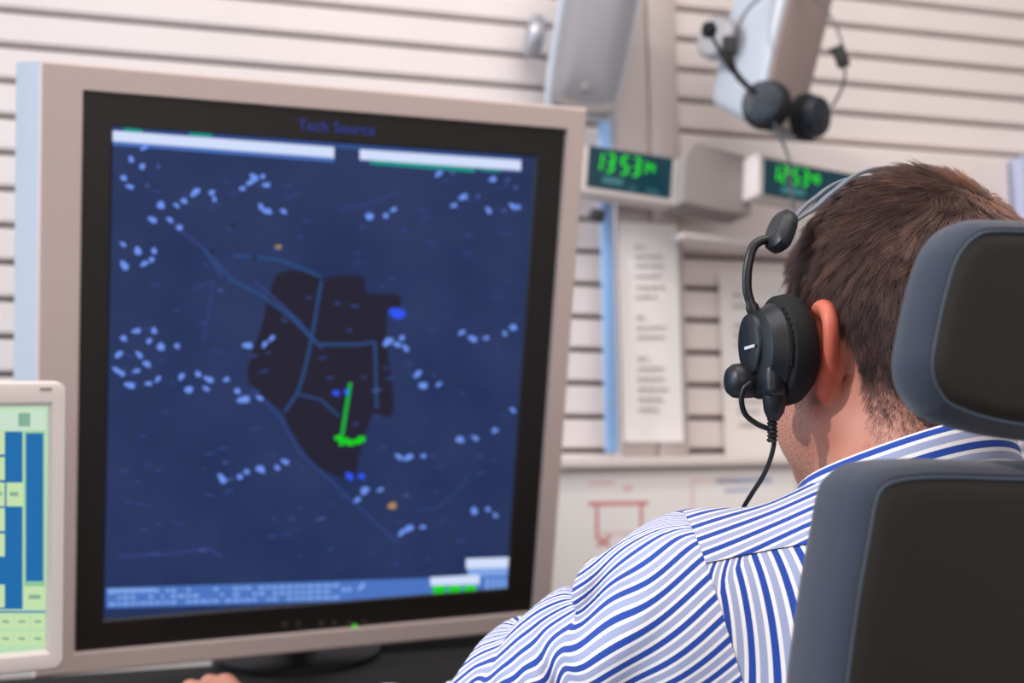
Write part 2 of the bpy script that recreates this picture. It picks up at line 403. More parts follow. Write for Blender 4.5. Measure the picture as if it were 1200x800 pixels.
b = MB(); Tm = Matrix.Translation(hp(986, 66)) ; b.box((-.010, -.006, -.017), (.008, .006, .017), 0, Tm @ Matrix.Rotation(R(-20), 4, 'Y'), .003); b.tube([hp(986, 64), hp(972, 58)], [.006, .003], 8); b.build('slider', M['black'], hs)
b = MB(); b.box((-.012, -.006, -.017), (.010, .006, .012), 0, Matrix.Translation(hp(856, 52, 1.8)), .003); b.build('slider', M['black'], hs)
b = MB(); b.tube([hp(*p) for p in catmull([(880, 105, 1.79), (862, 85, 1.79), (854, 60, 1.79)], 5)], .005, 8); b.tube([hp(*p) for p in catmull([(858, 85, 1.79), (845, 62, 1.78), (832, 38, 1.77)], 5)], .0028, 8); b.build('microphone_boom', M['black'], hs)
b = MB(); b.lathe([(.001, -.012), (.008, -.010), (.0115, -.003), (.0115, .003), (.008, .010), (.001, .012)], Matrix.Translation(hp(831, 35, 1.77)), 18); b.build('microphone', M['black_soft'], hs)
b = MB(); b.tube([hp(*p) for p in catmull([(905, 140, 1.79), (914, 160, 1.80), (924, 185, 1.82), (926, 215, 1.84), (930, 250, 1.86), (928, 300, 1.88), (925, 360, 1.9)], 6)], .0022, 8); b.build('cable', M['band'], hs)

# ------------------------------------------------------------------ large radar monitor
TM = frame(P(98, 104, 1.34), (3363, 1431, -17), (659, -1431, 9950))
def mp(px, py): return onplane(TM, px, py)
mon = thing('radar_monitor', 'large square radar monitor in a warm grey frame showing a blue map', 'monitor')
ol, ot = mp(46, 70); orr = (mp(688, 127)[0]+mp(648, 700)[0])/2; ob = (mp(80, 789)[1]+mp(600, 743)[1])/2; ot = (ot+mp(688, 127)[1])/2
il = (mp(98, 104)[0]+mp(88, 757)[0])/2; ir = (mp(648, 152)[0]+mp(640, 724)[0])/2; it = (mp(98, 104)[1]+mp(648, 152)[1])/2; ib = (mp(88, 757)[1]+mp(640, 724)[1])/2
sl = (mp(132, 147)[0]+mp(124, 717)[0])/2; sr = (mp(616, 185)[0]+mp(610, 700)[0])/2; st = (mp(132, 147)[1]+mp(616, 185)[1])/2; sb = (mp(124, 717)[1]+mp(610, 700)[1])/2
print('MON outer', ol, orr, ot, ob, 'screen', sl, sr, st, sb, 'w', sr-sl, 'h', st-sb)
def rect(l, r, b_, t_, z, T): return [T @ Vector(p) for p in ((l, b_, z), (r, b_, z), (r, t_, z), (l, t_, z))]
b = MB()
b.rings([rect(ol, orr, ob, ot, -.012, TM), rect(ol, orr, ob, ot, -.003, TM), rect(ol+.003, orr-.003, ob+.003, ot-.003, 0, TM), rect(il-.001, ir+.001, ib-.001, it+.001, 0, TM), rect(il, ir, ib, it, -.006, TM)], 0, False, (False, False))
b.build('front_frame', M['mon_frame'], mon)
b = MB(); fl = .022
b.rings([rect(ol+.0005, orr-.0005, ob+.0005, ot-.0005, -.0121, TM), rect(ol-fl, orr+.004, ob+.035, ot-.002, -.055, TM), rect(ol-fl, orr+.004, ob+.04, ot-.002, -.075, TM), rect(ol+.03, orr-.03, ob+.06, ot-.03, -.11, TM)], 0, False, (True, True))
b.build('rear_housing', M['mon_side'], mon)
b = MB()
b.rings([rect(il, ir, ib, it, -.006, TM), rect(sl-.002, sr+.002, sb-.002, st+.002, -.007, TM), rect(sl, sr, sb, st, -.010, TM)], 0, False, (False, False)); b.build('bezel', M['bezel'], mon)

def screen_mat():
    m = bpy.data.materials.new('radar_screen'); m.use_nodes = True; nt = m.node_tree; bs = nt.nodes['Principled BSDF']
    bs.inputs['Base Color'].default_value = lin('#06080f'); bs.inputs['Roughness'].default_value = .4; bs.inputs['Specular IOR Level'].default_value = .15
    tc = nt.nodes.new('ShaderNodeTexCoord'); n = nt.nodes.new('ShaderNodeTexNoise'); n.inputs['Scale'].default_value = 5; n.inputs['Detail'].default_value = 5
    nt.links.new(tc.outputs['UV'], n.inputs['Vector'])
    r = nt.nodes.new('ShaderNodeValToRGB'); r.color_ramp.elements[0].position = .3; r.color_ramp.elements[0].color = lin('#21325b')
    r.color_ramp.elements[1].position = .72; r.color_ramp.elements[1].color = lin('#303c66'); nt.links.new(n.outputs['Fac'], r.inputs[0])
    mp_ = nt.nodes.new('ShaderNodeMapping'); mp_.inputs['Scale'].default_value = (26, 60, 1); nt.links.new(tc.outputs['UV'], mp_.inputs[0])
    n2 = nt.nodes.new('ShaderNodeTexNoise'); n2.inputs['Scale'].default_value = 1; n2.inputs['Detail'].default_value = 1; nt.links.new(mp_.outputs[0], n2.inputs['Vector'])
    r2 = nt.nodes.new('ShaderNodeValToRGB'); r2.color_ramp.elements[0].position = .62; r2.color_ramp.elements[0].color = (0, 0, 0, 1)
    r2.color_ramp.elements[1].position = .75; r2.color_ramp.elements[1].color = lin('#31406a'); nt.links.new(n2.outputs['Fac'], r2.inputs[0])
    mx = nt.nodes.new('ShaderNodeMix'); mx.data_type = 'RGBA'; mx.blend_type = 'LIGHTEN'; mx.inputs[0].default_value = 1
    nt.links.new(r.outputs[0], mx.inputs[6]); nt.links.new(r2.outputs[0], mx.inputs[7])
    nt.links.new(mx.outputs[2], bs.inputs['Emission Color']); bs.inputs['Emission Strength'].default_value = .92
    return m
SM = [screen_mat(), glow('map_land', '#262434'), glow('map_line', '#2a4a7c'), glow('label_blue', '#6f95f2', 1.0), glow('bar_white', '#d2defa'), glow('bar_blue', '#4c74c0'),
      glow('bar_green', '#18978c'), glow('track_green', '#10b83c'), glow('vivid_blue', '#2f55f0'), glow('orange_dot', '#b08a55'), glow('bar_text', '#7fa4e6'), glow('led_green', '#18d020'),
      glow('map_line_violet', '#33447e'), glow('label_dim', '#49589a'), glow('dark_blue_bar', '#33508c')]
b = MB(); zS = -.010
quad = rect(sl, sr, sb, st, zS, TM); b.add(quad, [(0, 1, 2, 3)], 0)
def spoly(pts, layer, mi): b.add([TM @ Vector((*mp(*p), zS+.00015*layer)) for p in pts], [tuple(range(len(pts)))[::-1]], mi)
land = catmull([(330, 320), (365, 319), (378, 328), (398, 324), (428, 325), (433, 344), (470, 347), (470, 362), (456, 368), (458, 420), (464, 486), (440, 490), (428, 520), (418, 560), (408, 563), (372, 548), (344, 508), (330, 482), (296, 455), (293, 430), (308, 385), (318, 345)], 3, True)
spoly([p for p in land], 1, 1)
def sline(pts, w, mi, layer=2):
    for p, q in zip(pts, pts[1:]):
        a, c_ = mp(*p), mp(*q); rline(b, TM, a, c_, w*1.35/F, zS+.00015*layer, mi)
sline([(379, 330), (368, 395), (358, 440), (350, 464), (335, 485)], 4, 2); sline([(240, 292), (275, 330), (305, 345), (340, 370), (375, 405), (420, 405), (442, 402), (444, 480)], 4, 2)
sline([(300, 330), (350, 375), (380, 410)], 3, 12); sline([(205, 265), (240, 292), (262, 325)], 3, 12); sline([(275, 300), (330, 305), (378, 325)], 4, 2)
sline([(350, 463), (378, 470), (400, 490)], 3, 2); sline([(140, 655), (200, 652), (245, 645), (262, 655)], 3, 12); sline([(470, 225), (430, 240), (400, 246)], 2, 12)
sline([(296, 455), (330, 490), (352, 530), (405, 580), (440, 612), (470, 640)], 3, 12); sline([(490, 600), (515, 598), (545, 570), (553, 555)], 2, 12); sline([(240, 400), (252, 330), (228, 340)], 2, 12)
def blob(x, y, rx, ry, mi, layer=3, rot=0, shape='o'):
    pts = []
    for k in range(9):
        th = 2*math.pi*k/9; q = 1+.25*math.sin(2.3*x+k*1.7); px_, py_ = rx*q*math.cos(th), ry*q*math.sin(th)
        pts.append((x+px_*math.cos(rot)-py_*math.sin(rot), y+px_*math.sin(rot)+py_*math.cos(rot)))
    spoly(pts, layer, mi)
BL = [(170,173),(155,187),(168,195),(187,195,.7),(146,209),(153,219),(174,218,.7),(230,226,1.3),(250,226),(253,234,.8),(217,236),(190,241,1.3),(208,241,.8),(180,258,1.2),(200,258,.9),(212,267),(300,208,1.3),(310,207,.8),(314,217,1),(286,221,.9),(295,214,1.1),(308,243,1),(315,248,1.2),(334,248,.9),
 (517,204,1),(533,203,.7),(581,210,1.1),(598,211,.7),(608,220,.7),(546,231,1.2),(563,231,.7),(535,241,.9),(436,254,1.3),(455,253,.9),(464,246,.9),(576,247,1),(594,247,.7),(604,242,1),(611,243,.8),
 (145,287,.8),(163,295,1.3),(182,295,1),(147,312,1.4),(170,310,1),(179,305,.9),(161,389,1.1),(182,389,1),(146,398,1),(176,401,.9),(190,408,1.3),(209,407,.9),(140,417,1.1),(164,417,1),(173,428,1.1),(137,435,1),(144,439,1),(161,436,.9),(153,453,1.3),(175,451,.9),(186,446,.9),(214,443,1),(223,458,1.3),(234,440,1),(246,446,1.2),(243,457,.9),(267,446,.9),(280,460,1),(287,470,1.5),(306,468,.9),(292,406,1.3),(312,405,.9),(320,398,.9),
 (457,402,1.4),(468,405,1),(474,397,.9),(478,409,1),(492,440,1.1),(499,453,1.3),(517,452,.8),(544,391,.9),(557,398,1.2),(573,397,.8),(595,392,.8),(605,385,1.1),(604,482,.8),
 (262,563,1.4),(283,561,.9),(291,555,.9),(307,552,1.3),(327,550,.9),(336,543,1),(542,517,1.2),(560,515,.9),(583,506,.9),(470,537,1),(481,538,1.2),(499,536,.8),(430,577,1.3),(448,576,.8),(421,588,.9),(473,627,1),(481,622,1.3),(498,620,.8),(559,601,1.2),(575,599,.8),(584,606,.8)]
for q in BL:
    s = q[2] if len(q) > 2 else 1
    blob(q[0], q[1], 4.6*s, 3.0*s, 3 if s > .75 else 13, 4, math.sin(q[0]*.7)*.8)
for k in range(120):
    x, y = random.uniform(145, 600), random.uniform(205, 670)
    blob(x, y, random.uniform(3, 7), 1.5, random.choice((12, 12, 13)) if k % 4 == 0 else 12, 2.5, random.uniform(-.3, .3))
for x, y in ((275, 265), (300, 303), (328, 290), (318, 370), (425, 400), (332, 380), (250, 296)): blob(x, y, 3.5, 2.5, 9 if x == 328 else 1, 3)
blob(469, 368, 12, 6, 8, 4); blob(462, 595, 4.5, 4.5, 9, 4); blob(412, 560, 5, 5, 8, 4); blob(426, 560, 4, 4, 8, 4); blob(396, 462, 4, 4, 8, 4); blob(409, 461, 4, 4, 8, 4)
sline([(413, 450), (403, 513)], 4.5, 7, 4)
for x, y in ((399, 515), (407, 518), (413, 521), (421, 519), (426, 516), (403, 520)): blob(x, y, 4.5, 4, 11, 5)
def strip(x0, x1, y0a, y0b, h, mi, layer):     # a bar following the top edge
    spoly([(x0, y0a), (x1, y0b), (x1, y0b+h), (x0, y0a+h)], layer, mi)
strip(133, 615, 148, 184, 6, 14, 2); strip(133, 394, 153, 172.5, 13, 4, 3); strip(424, 614, 175, 188, 12, 4, 3); strip(133, 394, 165, 185, 5, 5, 3); strip(424, 614, 187, 200, 3, 14, 3)
strip(146, 168, 149.5, 151.5, 4, 6, 5); strip(223, 250, 155, 157, 4, 6, 5); strip(436, 560, 187.5, 197, 5, 6, 5); strip(565, 590, 197.5, 199.5, 2.5, 6, 5)
spoly([(125, 692), (505, 680), (505, 704), (125, 716)], 3, 5); spoly([(127, 693), (185, 692), (185, 696), (127, 697)], 4, 10)
x = 128
while x < 400:
    w = random.uniform(3, 9); yy = 692-(x-125)*.0316
    for r_ in range(3):
        if random.random() < .75: spoly([(x, yy+3+r_*7), (x+w, yy+3+r_*7), (x+w, yy+7+r_*7), (x, yy+7+r_*7)], 5, 10)
    x += w+2
for q in ((405, 694), (412, 693), (424, 692), (428, 688)): blob(q[0], q[1], 3, 3, 10, 5)
spoly([(505, 679), (610, 672), (609, 700), (505, 704)], 3, 5); spoly([(549, 657), (610, 655), (610, 667), (549, 669)], 4, 4); spoly([(551, 669), (609, 667), (609, 676), (551, 678)], 4, 10)
spoly([(507, 679), (565, 676), (565, 687), (507, 689)], 5, 4)
for k in range(3): spoly([(510+k*18, 689), (525+k*18, 688), (525+k*18, 698), (510+k*18, 699)], 6, 11)
for k in range(5): spoly([(572+k*7, 680), (576+k*7, 680), (576+k*7, 696), (572+k*7, 696)], 5, 10)
so_ = b.build('screen', SM, mon)
uvl = so_.data.uv_layers.new(name='UVMap'); TMi = TM.inverted()
for lp in so_.data.loops:
    q = TMi @ so_.data.vertices[lp.vertex_index].co; uvl.data[lp.index].uv = ((q.x-sl)/(sr-sl), (q.y-sb)/(st-sb))
Tl = TM @ Matrix.Translation((*mp(350, 153), -.0055))
text_obj('Tech Source', .0185, TM @ Matrix.Translation((*mp(350, 152), -.0055)), mat('logo_blue', '#3048b0', .4), mon)
for i, x in enumerate((335, 351, 378, 393, 411, 428)):
    b = MB(); a = mp(x, 734-(x-335)*.02); b.lathe([(.0042, -.0068), (.0042, -.0052), (.003, -.0046)], TM @ Matrix.Translation((a[0], a[1], 0)), 14)
    b.build('control_button', M['knob'], mon)
b = MB(); a = mp(417, 736); b.lathe([(.0036, -.0066), (.0034, -.005), (.001, -.0045)], TM @ Matrix.Translation((a[0], a[1], 0)), 14); b.build('power_light', glow('power_green', '#35d010'), mon)
# arm and foot
cxm = (ol+orr)/2; foot = TM @ Vector((cxm, ob, -.11))
b = MB(); b.tube([TM @ Vector((cxm, ob+.18, -.10)), TM @ Vector((cxm, ob+.10, -.15)), Vector((foot.x, foot.y+.02, deskZ+.02))], [.03, .028, .035], 16); b.build('stand_neck', M['black'], mon)
b = MB(); b.lathe([(.115, 0), (.115, .006), (.105, .012), (.04, .02)], Matrix.Translation((foot.x, foot.y+.02, deskZ+.0005)), 40); b.build('stand_foot', M['black'], mon)

# ------------------------------------------------------------------ small touch monitor at left
TS = frame(P(78, 448, 1.16), (1, .48, -.012), (0.003, 0, 1))
tm = thing('touch_monitor', 'small beige touch monitor with a green and blue button page, at the left edge', 'monitor')
def tp_(px, py): return onplane(TS, px, py)
r_, t_ = tp_(79, 447); bt_ = tp_(79, 784)[1]; l_ = r_-.40
def rrect(l, r, b_, t2, rad, z, T, n=5):
    pts = []
    for cx_, cy_, a0_ in ((r-rad, b_+rad, -90), (r-rad, t2-rad, 0), (l+rad, t2-rad, 90), (l+rad, b_+rad, 180)):
        for k in range(n+1):
            th = R(a0_+90*k/n); pts.append(T @ Vector((cx_+rad*math.cos(th), cy_+rad*math.sin(th), z)))
    return pts
sr2, st2 = tp_(57, 476); sb2 = tp_(56, 762)[1]; sl2 = l_+.03
b = MB(); b.rings([rrect(l_+.02, r_-.02, bt_+.02, t_-.02, .01, -.05, TS), rrect(l_, r_, bt_, t_, .01, -.03, TS), rrect(l_, r_, bt_, t_, .01, -.006, TS), rrect(l_+.002, r_-.002, bt_+.002, t_-.002, .009, -.001, TS), rrect(l_+.006, r_-.006, bt_+.006, t_-.006, .006, 0, TS),
     rrect(sl2-.004, sr2+.004, sb2-.004, st2+.004, .001, -.001, TS), rrect(sl2, sr2, sb2, st2, .0005, -.006, TS)], 0, True, (True, False)); b.build('housing', M['beige'], tm, 30)
TSM = [glow('panel_green', '#b9dcb6'), glow('panel_blue', '#1f6cab'), glow('button_green', '#c4e0ac'), glow('panel_text', '#84ae98'), glow('panel_edge', '#8cc49a'), glow('header', '#c9e0cc')]
b = MB(); b.add(rect(sl2, sr2, sb2, st2, -.006, TS), [(0, 1, 2, 3)], 0)
def tpoly(x0, x1, y0_, y1_, layer, mi):
    b.add([TS @ Vector((*tp_(x, y), -.006+.0002*layer)) for x, y in ((x0, y1_), (x1, y1_), (x1, y0_), (x0, y0_))], [(0, 1, 2, 3)], mi)
tpoly(-200, 54, 480, 504, 1, 5); tpoly(22, 36, 484, 500, 2, 3)
tpoly(-200, 27, 506, 715, 1, 1); tpoly(29, 53, 506, 688, 1, 4); tpoly(31, 51, 508, 682, 2, 1)
for y in (506, 536, 596, 626, 686): tpoly(-60, 6, y, y+27, 2, 2); tpoly(-52, -10, y+10, y+15, 3, 3)
tpoly(8, 27, 566, 594, 2, 2); tpoly(-60, 6, 566, 594, 2, 2); tpoly(12, 22, 577, 582, 3, 3); tpoly(-5, 3, 577, 581, 3, 3); tpoly(29, 53, 688, 714, 2, 2); tpoly(34, 48, 698, 703, 3, 3)
for j in range(2):
    for i in range(-6, 3):
        x = i*19-2; tpoly(x+.5, x+17.5, 721+j*20, 738+j*20, 2, 2); tpoly(x+5, x+13, 728+j*20, 731+j*20, 3, 3)
tpoly(-200, 54, 717, 719, 2, 1)
b.build('screen', TSM, tm)
b = MB(); a, c_ = tp_(47, 454), tp_(61, 457); b.box((a[0], c_[1], -.0002), (c_[0], a[1], .0006), 0, TS); b.build('maker_badge', M['silver_dk'], tm)
cxs = (l_+r_)/2; q = TS @ Vector((cxs, bt_, -.05))
b = MB(); b.tube([TS @ Vector((cxs, bt_+.1, -.045)), Vector((q.x, q.y+.03, q.z)), Vector((q.x, q.y+.04, deskZ+.01))], [.02, .025, .03], 14); b.lathe([(.10, 0), (.10, .008), (.09, .012), (.03, .015)], Matrix.Translation((q.x, q.y+.03, deskZ+.0005)), 32); b.build('stand', M['beige'], tm)

# ------------------------------------------------------------------ implicit surface engine
def roundcone(a, bb, r1, r2):
    a = np.array(a, float); bb = np.array(bb, float); ba = bb-a; L = ba@ba
    def f(p):
        t = np.clip(((p-a)@ba)/L, 0, 1); return np.linalg.norm(p-a-t[:, None]*ba, axis=1)-(r1+(r2-r1)*t)
    return f
def ellip(c, r, Rm=None):
    c = np.array(c, float); r = np.array(r, float); Rm = np.eye(3) if Rm is None else np.array(Rm)
    def f(p):
        q = (p-c)@Rm; k0 = np.linalg.norm(q/r, axis=1); k1 = np.linalg.norm(q/(r*r), axis=1)+1e-9
        return k0*(k0-1)/k1
    return f
def smin(a, b_, k):
    h = np.maximum(k-np.abs(a-b_), 0)/k; return np.minimum(a, b_)-h*h*k*.25
def smax(a, b_, k): return -smin(-a, -b_, k)
def union(items):
    def f(p):
        d = None
        for g, k in items:
            v = g(p); d = v if d is None else smin(d, v, k)
        return d
    return f
def polygonise(fn, lo, hi, h, bs=12, lip=1.6):
    lo = np.array(lo, float); n = (np.ceil((np.array(hi)-lo)/h/bs).astype(int))*bs
    N = n+1; Vv = np.full(N, 1.0, np.float32); nb = n//bs
    cc = np.stack(np.meshgrid(*[np.arange(k) for k in nb], indexing='ij'), -1).reshape(-1, 3)
    cen = lo+(cc+.5)*bs*h; dv = fn(cen); R_ = bs*h*.5*1.74*lip
    for blk, d in zip(cc, dv):
        s = blk*bs
        sl_ = tuple(slice(int(a), int(a)+bs+1) for a in s)
        if abs(d) > R_: 
            sub = Vv[sl_]; 
            if d < 0: sub[:-1, :-1, :-1] = -1.0
            continue
        g = np.stack(np.meshgrid(*[np.arange(bs+1)]*3, indexing='ij'), -1).reshape(-1, 3)
        Vv[sl_] = fn(lo+(g+s)*h).reshape((bs+1,)*3)
    ins = Vv < 0
    C = np.zeros(n, int); P_ = np.zeros((*n, 3), np.float32); cnt = np.zeros(n, np.float32)
    def cut(ax):
        s0 = [slice(None)]*3; s1 = [slice(None)]*3; s0[ax] = slice(0, -1); s1[ax] = slice(1, None)
        a, b_ = Vv[tuple(s0)], Vv[tuple(s1)]; m = (a < 0) != (b_ < 0); t = np.where(m, a/(a-b_+1e-12), 0); return m, t
    faces = []
    cuts = [cut(ax) for ax in range(3)]
    for ax in range(3):
        m, t = cuts[ax]; o1, o2 = [x for x in range(3) if x != ax]
        for i in (0, 1):
            for j in (0, 1):
                s = [slice(None)]*3; s[o1] = slice(i, i+n[o1]); s[o2] = slice(j, j+n[o2])
                mm = m[tuple(s)]; tt = t[tuple(s)]; cnt += mm
                P_[..., ax] += mm*tt; P_[..., o1] += mm*i; P_[..., o2] += mm*j
    act = cnt > 0; idx = -np.ones(n, int); idx[act] = np.arange(act.sum())
    base = np.argwhere(act); pos = lo+(base+P_[act]/cnt[act][:, None])*h
    for ax in range(3):
        m, t = cuts[ax]; o1, o2 = (ax+1) % 3, (ax+2) % 3
        e = np.argwhere(m); e = e[(e[:, o1] > 0) & (e[:, o2] > 0) & (e[:, o1] < n[o1]) & (e[:, o2] < n[o2])]
        def cell(d1, d2):
            q = e.copy(); q[:, o1] -= d1; q[:, o2] -= d2; return idx[q[:, 0], q[:, 1], q[:, 2]]
        f = np.stack([cell(1, 1), cell(0, 1), cell(0, 0), cell(1, 0)], 1)
        neg = ~ins[e[:, 0], e[:, 1], e[:, 2]]; f[neg] = f[neg][:, ::-1]; faces.append(f)
    faces = np.concatenate(faces); faces = faces[(faces >= 0).all(1)]
    for _ in range(3):
        d = fn(pos); g = grad(fn, pos); pos = pos-g*np.clip(d, -h, h)[:, None]
    return pos, faces
def grad(fn, p, e=1e-3):
    g = np.stack([fn(p+np.array(v))-fn(p-np.array(v)) for v in ((e, 0, 0), (0, e, 0), (0, 0, e))], 1)
    return g/(np.linalg.norm(g, axis=1)[:, None]+1e-9)

# ------------------------------------------------------------------ the man
# head frame: x = his right, y = forward, z = up, origin between the ears
HY, HP, HR = R(22), R(-8), R(2)
HM = Matrix.Translation(P(1060, 412, .925)) @ Matrix.Rotation(HY, 4, 'Z') @ Matrix.Rotation(HR, 4, 'Y') @ Matrix.Rotation(HP, 4, 'X')
HMn = np.array(HM.to_3x3()); Ho = np.array(HM.translation)
def hw(x, y, z): return HM @ Vector((x, y, z))
def hl(p): return (p-Ho)@HMn          # world -> head local (arrays)
def inhead(f): return lambda p: f(hl(p))

NB = np.array((.292, .885, 1.020))                       # base of the neck
SHL = np.array(P(806, 730, .875)); ELL = np.array(P(540, 900, 1.03)); WRL = np.array(P(292, 864, 1.235))
SHR = np.array((.475, .955, .985)); ELR = np.array((.56, 1.12, .80)); WRR = np.array((.34, 1.22, .775))
TY = R(18)
TR = np.array(Matrix.Rotation(TY, 3, 'Z'))
def tl(x, y, z): return NB+TR@np.array((x, y, 0))+np.array((0, 0, z))

head_items = [
    (ellip((0, -.006, .045), (.076, .098, .088)), .001),
    (ellip((0, -.045, .020), (.066, .060, .062)), .03),
    (ellip((0, .040, .015), (.063, .056, .075)), .03),
    (ellip((0, .048, -.045), (.058, .050, .058)), .03),
    (ellip((0, .074, -.088), (.024, .022, .018)), .03),
    (roundcone((-.061, .012, -.050), (-.028, .076, -.086), .016, .017), .03),
    (roundcone((.061, .012, -.050), (.028, .076, -.086), .016, .017), .03),
    (roundcone((0, .094, .018), (0, .112, -.022), .007, .011), .014),
    (ellip((-.010, .104, -.026), (.008, .009, .007)), .008), (ellip((.010, .104, -.026), (.008, .009, .007)), .008),
    (roundcone((-.038, .082, .028), (.038, .082, .028), .010, .010), .02),
    (roundcone((-.016, .091, -.052), (.016, .091, -.052), .006, .006), .010),
    (roundcone((-.014, .090, -.063), (.014, .090, -.063), .0065, .0065), .008),
    (ellip((-.047, .058, -.052), (.024, .030, .028)), .02), (ellip((.047, .058, -.052), (.024, .030, .028)), .02), (ellip((-.045, .062, -.020), (.02, .018, .02)), .02), (ellip((.045, .062, -.020), (.02, .018, .02)), .02)]
hu = union(head_items)
def ear(s):
    pts = [(-.076, -.004, -.030), (-.078, -.009, -.024), (-.082, -.018, -.010), (-.0845, -.024, .006), (-.0850, -.024, .018), (-.083, -.017, .027), (-.080, -.006, .028), (-.077, .003, .020), (-.076, .005, .010)]
    pts = catmull([(s*-1*p[0]*1.0, p[1], p[2]) for p in pts], 3); it_ = []
    for i, (a, c_) in enumerate(zip(pts, pts[1:])):
        it_.append((roundcone(a, c_, .0048, .0048), .003))
    it_.append((ellip((s*.077, -.011, .0), (.006, .014, .026), np.array(Matrix.Rotation(s*R(-28), 3, 'Z'))), .006))
    it_.append((roundcone((s*.077, -.002, -.033), (s*.080, -.006, -.026), .0065, .007), .006))
    return union(it_)
earL, earR = ear(-1), ear(1)
def head_fn(p):
    q = hl(p); d = hu(q)
    # eye sockets
    for s in (-1, 1): d = smax(d, -ellip((s*.032, .098, .008), (.015, .014, .009))(q), .012)
    m = (q[:, 2] < .07) & (np.abs(q[:, 0]) > .05)
    if m.any():
        qq = q[m]; e = np.minimum(earL(qq), earR(qq)); d[m] = smin(d[m], e, .006)
    return d

def hand_items(W, dirf, up, s, curl=.6):
    """palm and five fingers in a loosely bent pose; W wrist, dirf forward, up = back of hand"""
    f = Vector(dirf).normalized(); u = Vector(up); u = (u-f*u.dot(f)).normalized(); r = f.cross(u)*s      # r: towards the thumb side
    W = Vector(W); it_ = []
    def pt(a, c_, e): return W+f*a+r*c_+u*e
    it_.append((roundcone(pt(-.02, 0, 0), pt(.02, 0, 0), .026, .026), .015))
    for c_, L_, wd in ((.030, .040, .0105), (.010, .046, .011), (-.010, .043, .0105), (-.028, .034, .0095)):
        it_.append((roundcone(pt(.01, c_*.7, 0), pt(.082, c_, .006), .016, .0125), .012))
        k1 = pt(.082, c_, .006); k2 = k1+(f*math.cos(.5*curl)-u*math.sin(.5*curl))*L_; k3 = k2+(f*math.cos(1.5*curl)-u*math.sin(1.5*curl))*L_*.62; k4 = k3+(f*math.cos(2.1*curl)-u*math.sin(2.1*curl))*L_*.5
        it_ += [(roundcone(k1, k2, wd, wd*.9), .006), (roundcone(k2, k3, wd*.9, wd*.82), .002), (roundcone(k3, k4, wd*.82, wd*.7), .002)]
    t1 = pt(.02, .022, -.008); t2 = pt(.048, .048, -.014); t3 = pt(.078, .058, -.018); t4 = pt(.100, .056, -.022)
    it_ += [(roundcone(t1, t2, .017, .0125), .012), (roundcone(t2, t3, .0125, .0108), .004), (roundcone(t3, t4, .0108, .0085), .003)]
    return it_
handL = hand_items(WRL, np.array(P(240, 823, 1.285))-WRL, (-.05, -.25, 1), -1, .75)
# his left hand lies palm down: thumb towards his right
handR = hand_items(WRR, (-.6, .75, -.02), (0, -.1, 1), 1, .4)
handLf, handRf = union(handL), union(handR)

def torso_items(g, k):
    return [
    (roundcone(tl(0, .0, -.03), tl(0, .01, -.12), .060+g, .10+g), k),
    (roundcone(tl(-.02, -.01, .006), SHL+np.array((.02, 0, .008)), .036+g, .040+g), k*1.2), (roundcone(tl(.02, -.01, .006), SHR+np.array((-.02, 0, .008)), .036+g, .040+g), k*1.2),
    (ellip(tl(0, .015, -.15), (.165+g, .10+g, .15+g), TR), k*1.2), (ellip(tl(-.075, -.02, -.11), (.075+g, .068+g, .10+g), TR), k), (ellip(tl(.075, -.02, -.11), (.075+g, .068+g, .10+g), TR), k),
    (ellip(tl(0, .01, -.33), (.150+g, .11+g, .17+g), TR), k*1.3), (ellip(tl(0, -.01, -.45), (.165+g, .125+g, .12+g), TR), k)]
def limb_items(S, E, W, g, k):
    return [(ellip(S, (.054+g, .052+g, .056+g)), k), (roundcone(S, S+(E-S)*.55, .050+g, .047+g), k), (roundcone(S+(E-S)*.5, E, .047+g, .040+g), k), (roundcone(E, E+(W-E)*.3, .041+g, .043+g), k*.6), (roundcone(E+(W-E)*.3, W, .043+g, .028+g), k*.6)]
neck = roundcone(Ho+HMn@np.array((0, -.022, -.035)), NB+np.array((0, .0, .0)), .058, .066)
neck2 = roundcone(Ho+HMn@np.array((0, .012, -.07)), NB+TR@np.array((0, .02, -.01)), .046, .058)
tors = union(torso_items(0, .05)); aL = union(limb_items(SHL, ELL, WRL, 0, .03)); aR = union(limb_items(SHR, ELR, WRR, 0, .03))
def body_fn(p):
    d = head_fn(p); d = smin(d, smin(neck(p), neck2(p), .03), .025)
    d = smin(d, tors(p), .035); d = smin(d, smin(aL(p), handLf(p), .015), .04); d = smin(d, smin(aR(p), handRf(p), .015), .04)
    return d
pos, fc = polygonise(body_fn, (-.46, .66, .42), (.72, 1.42, 1.36), .0034)
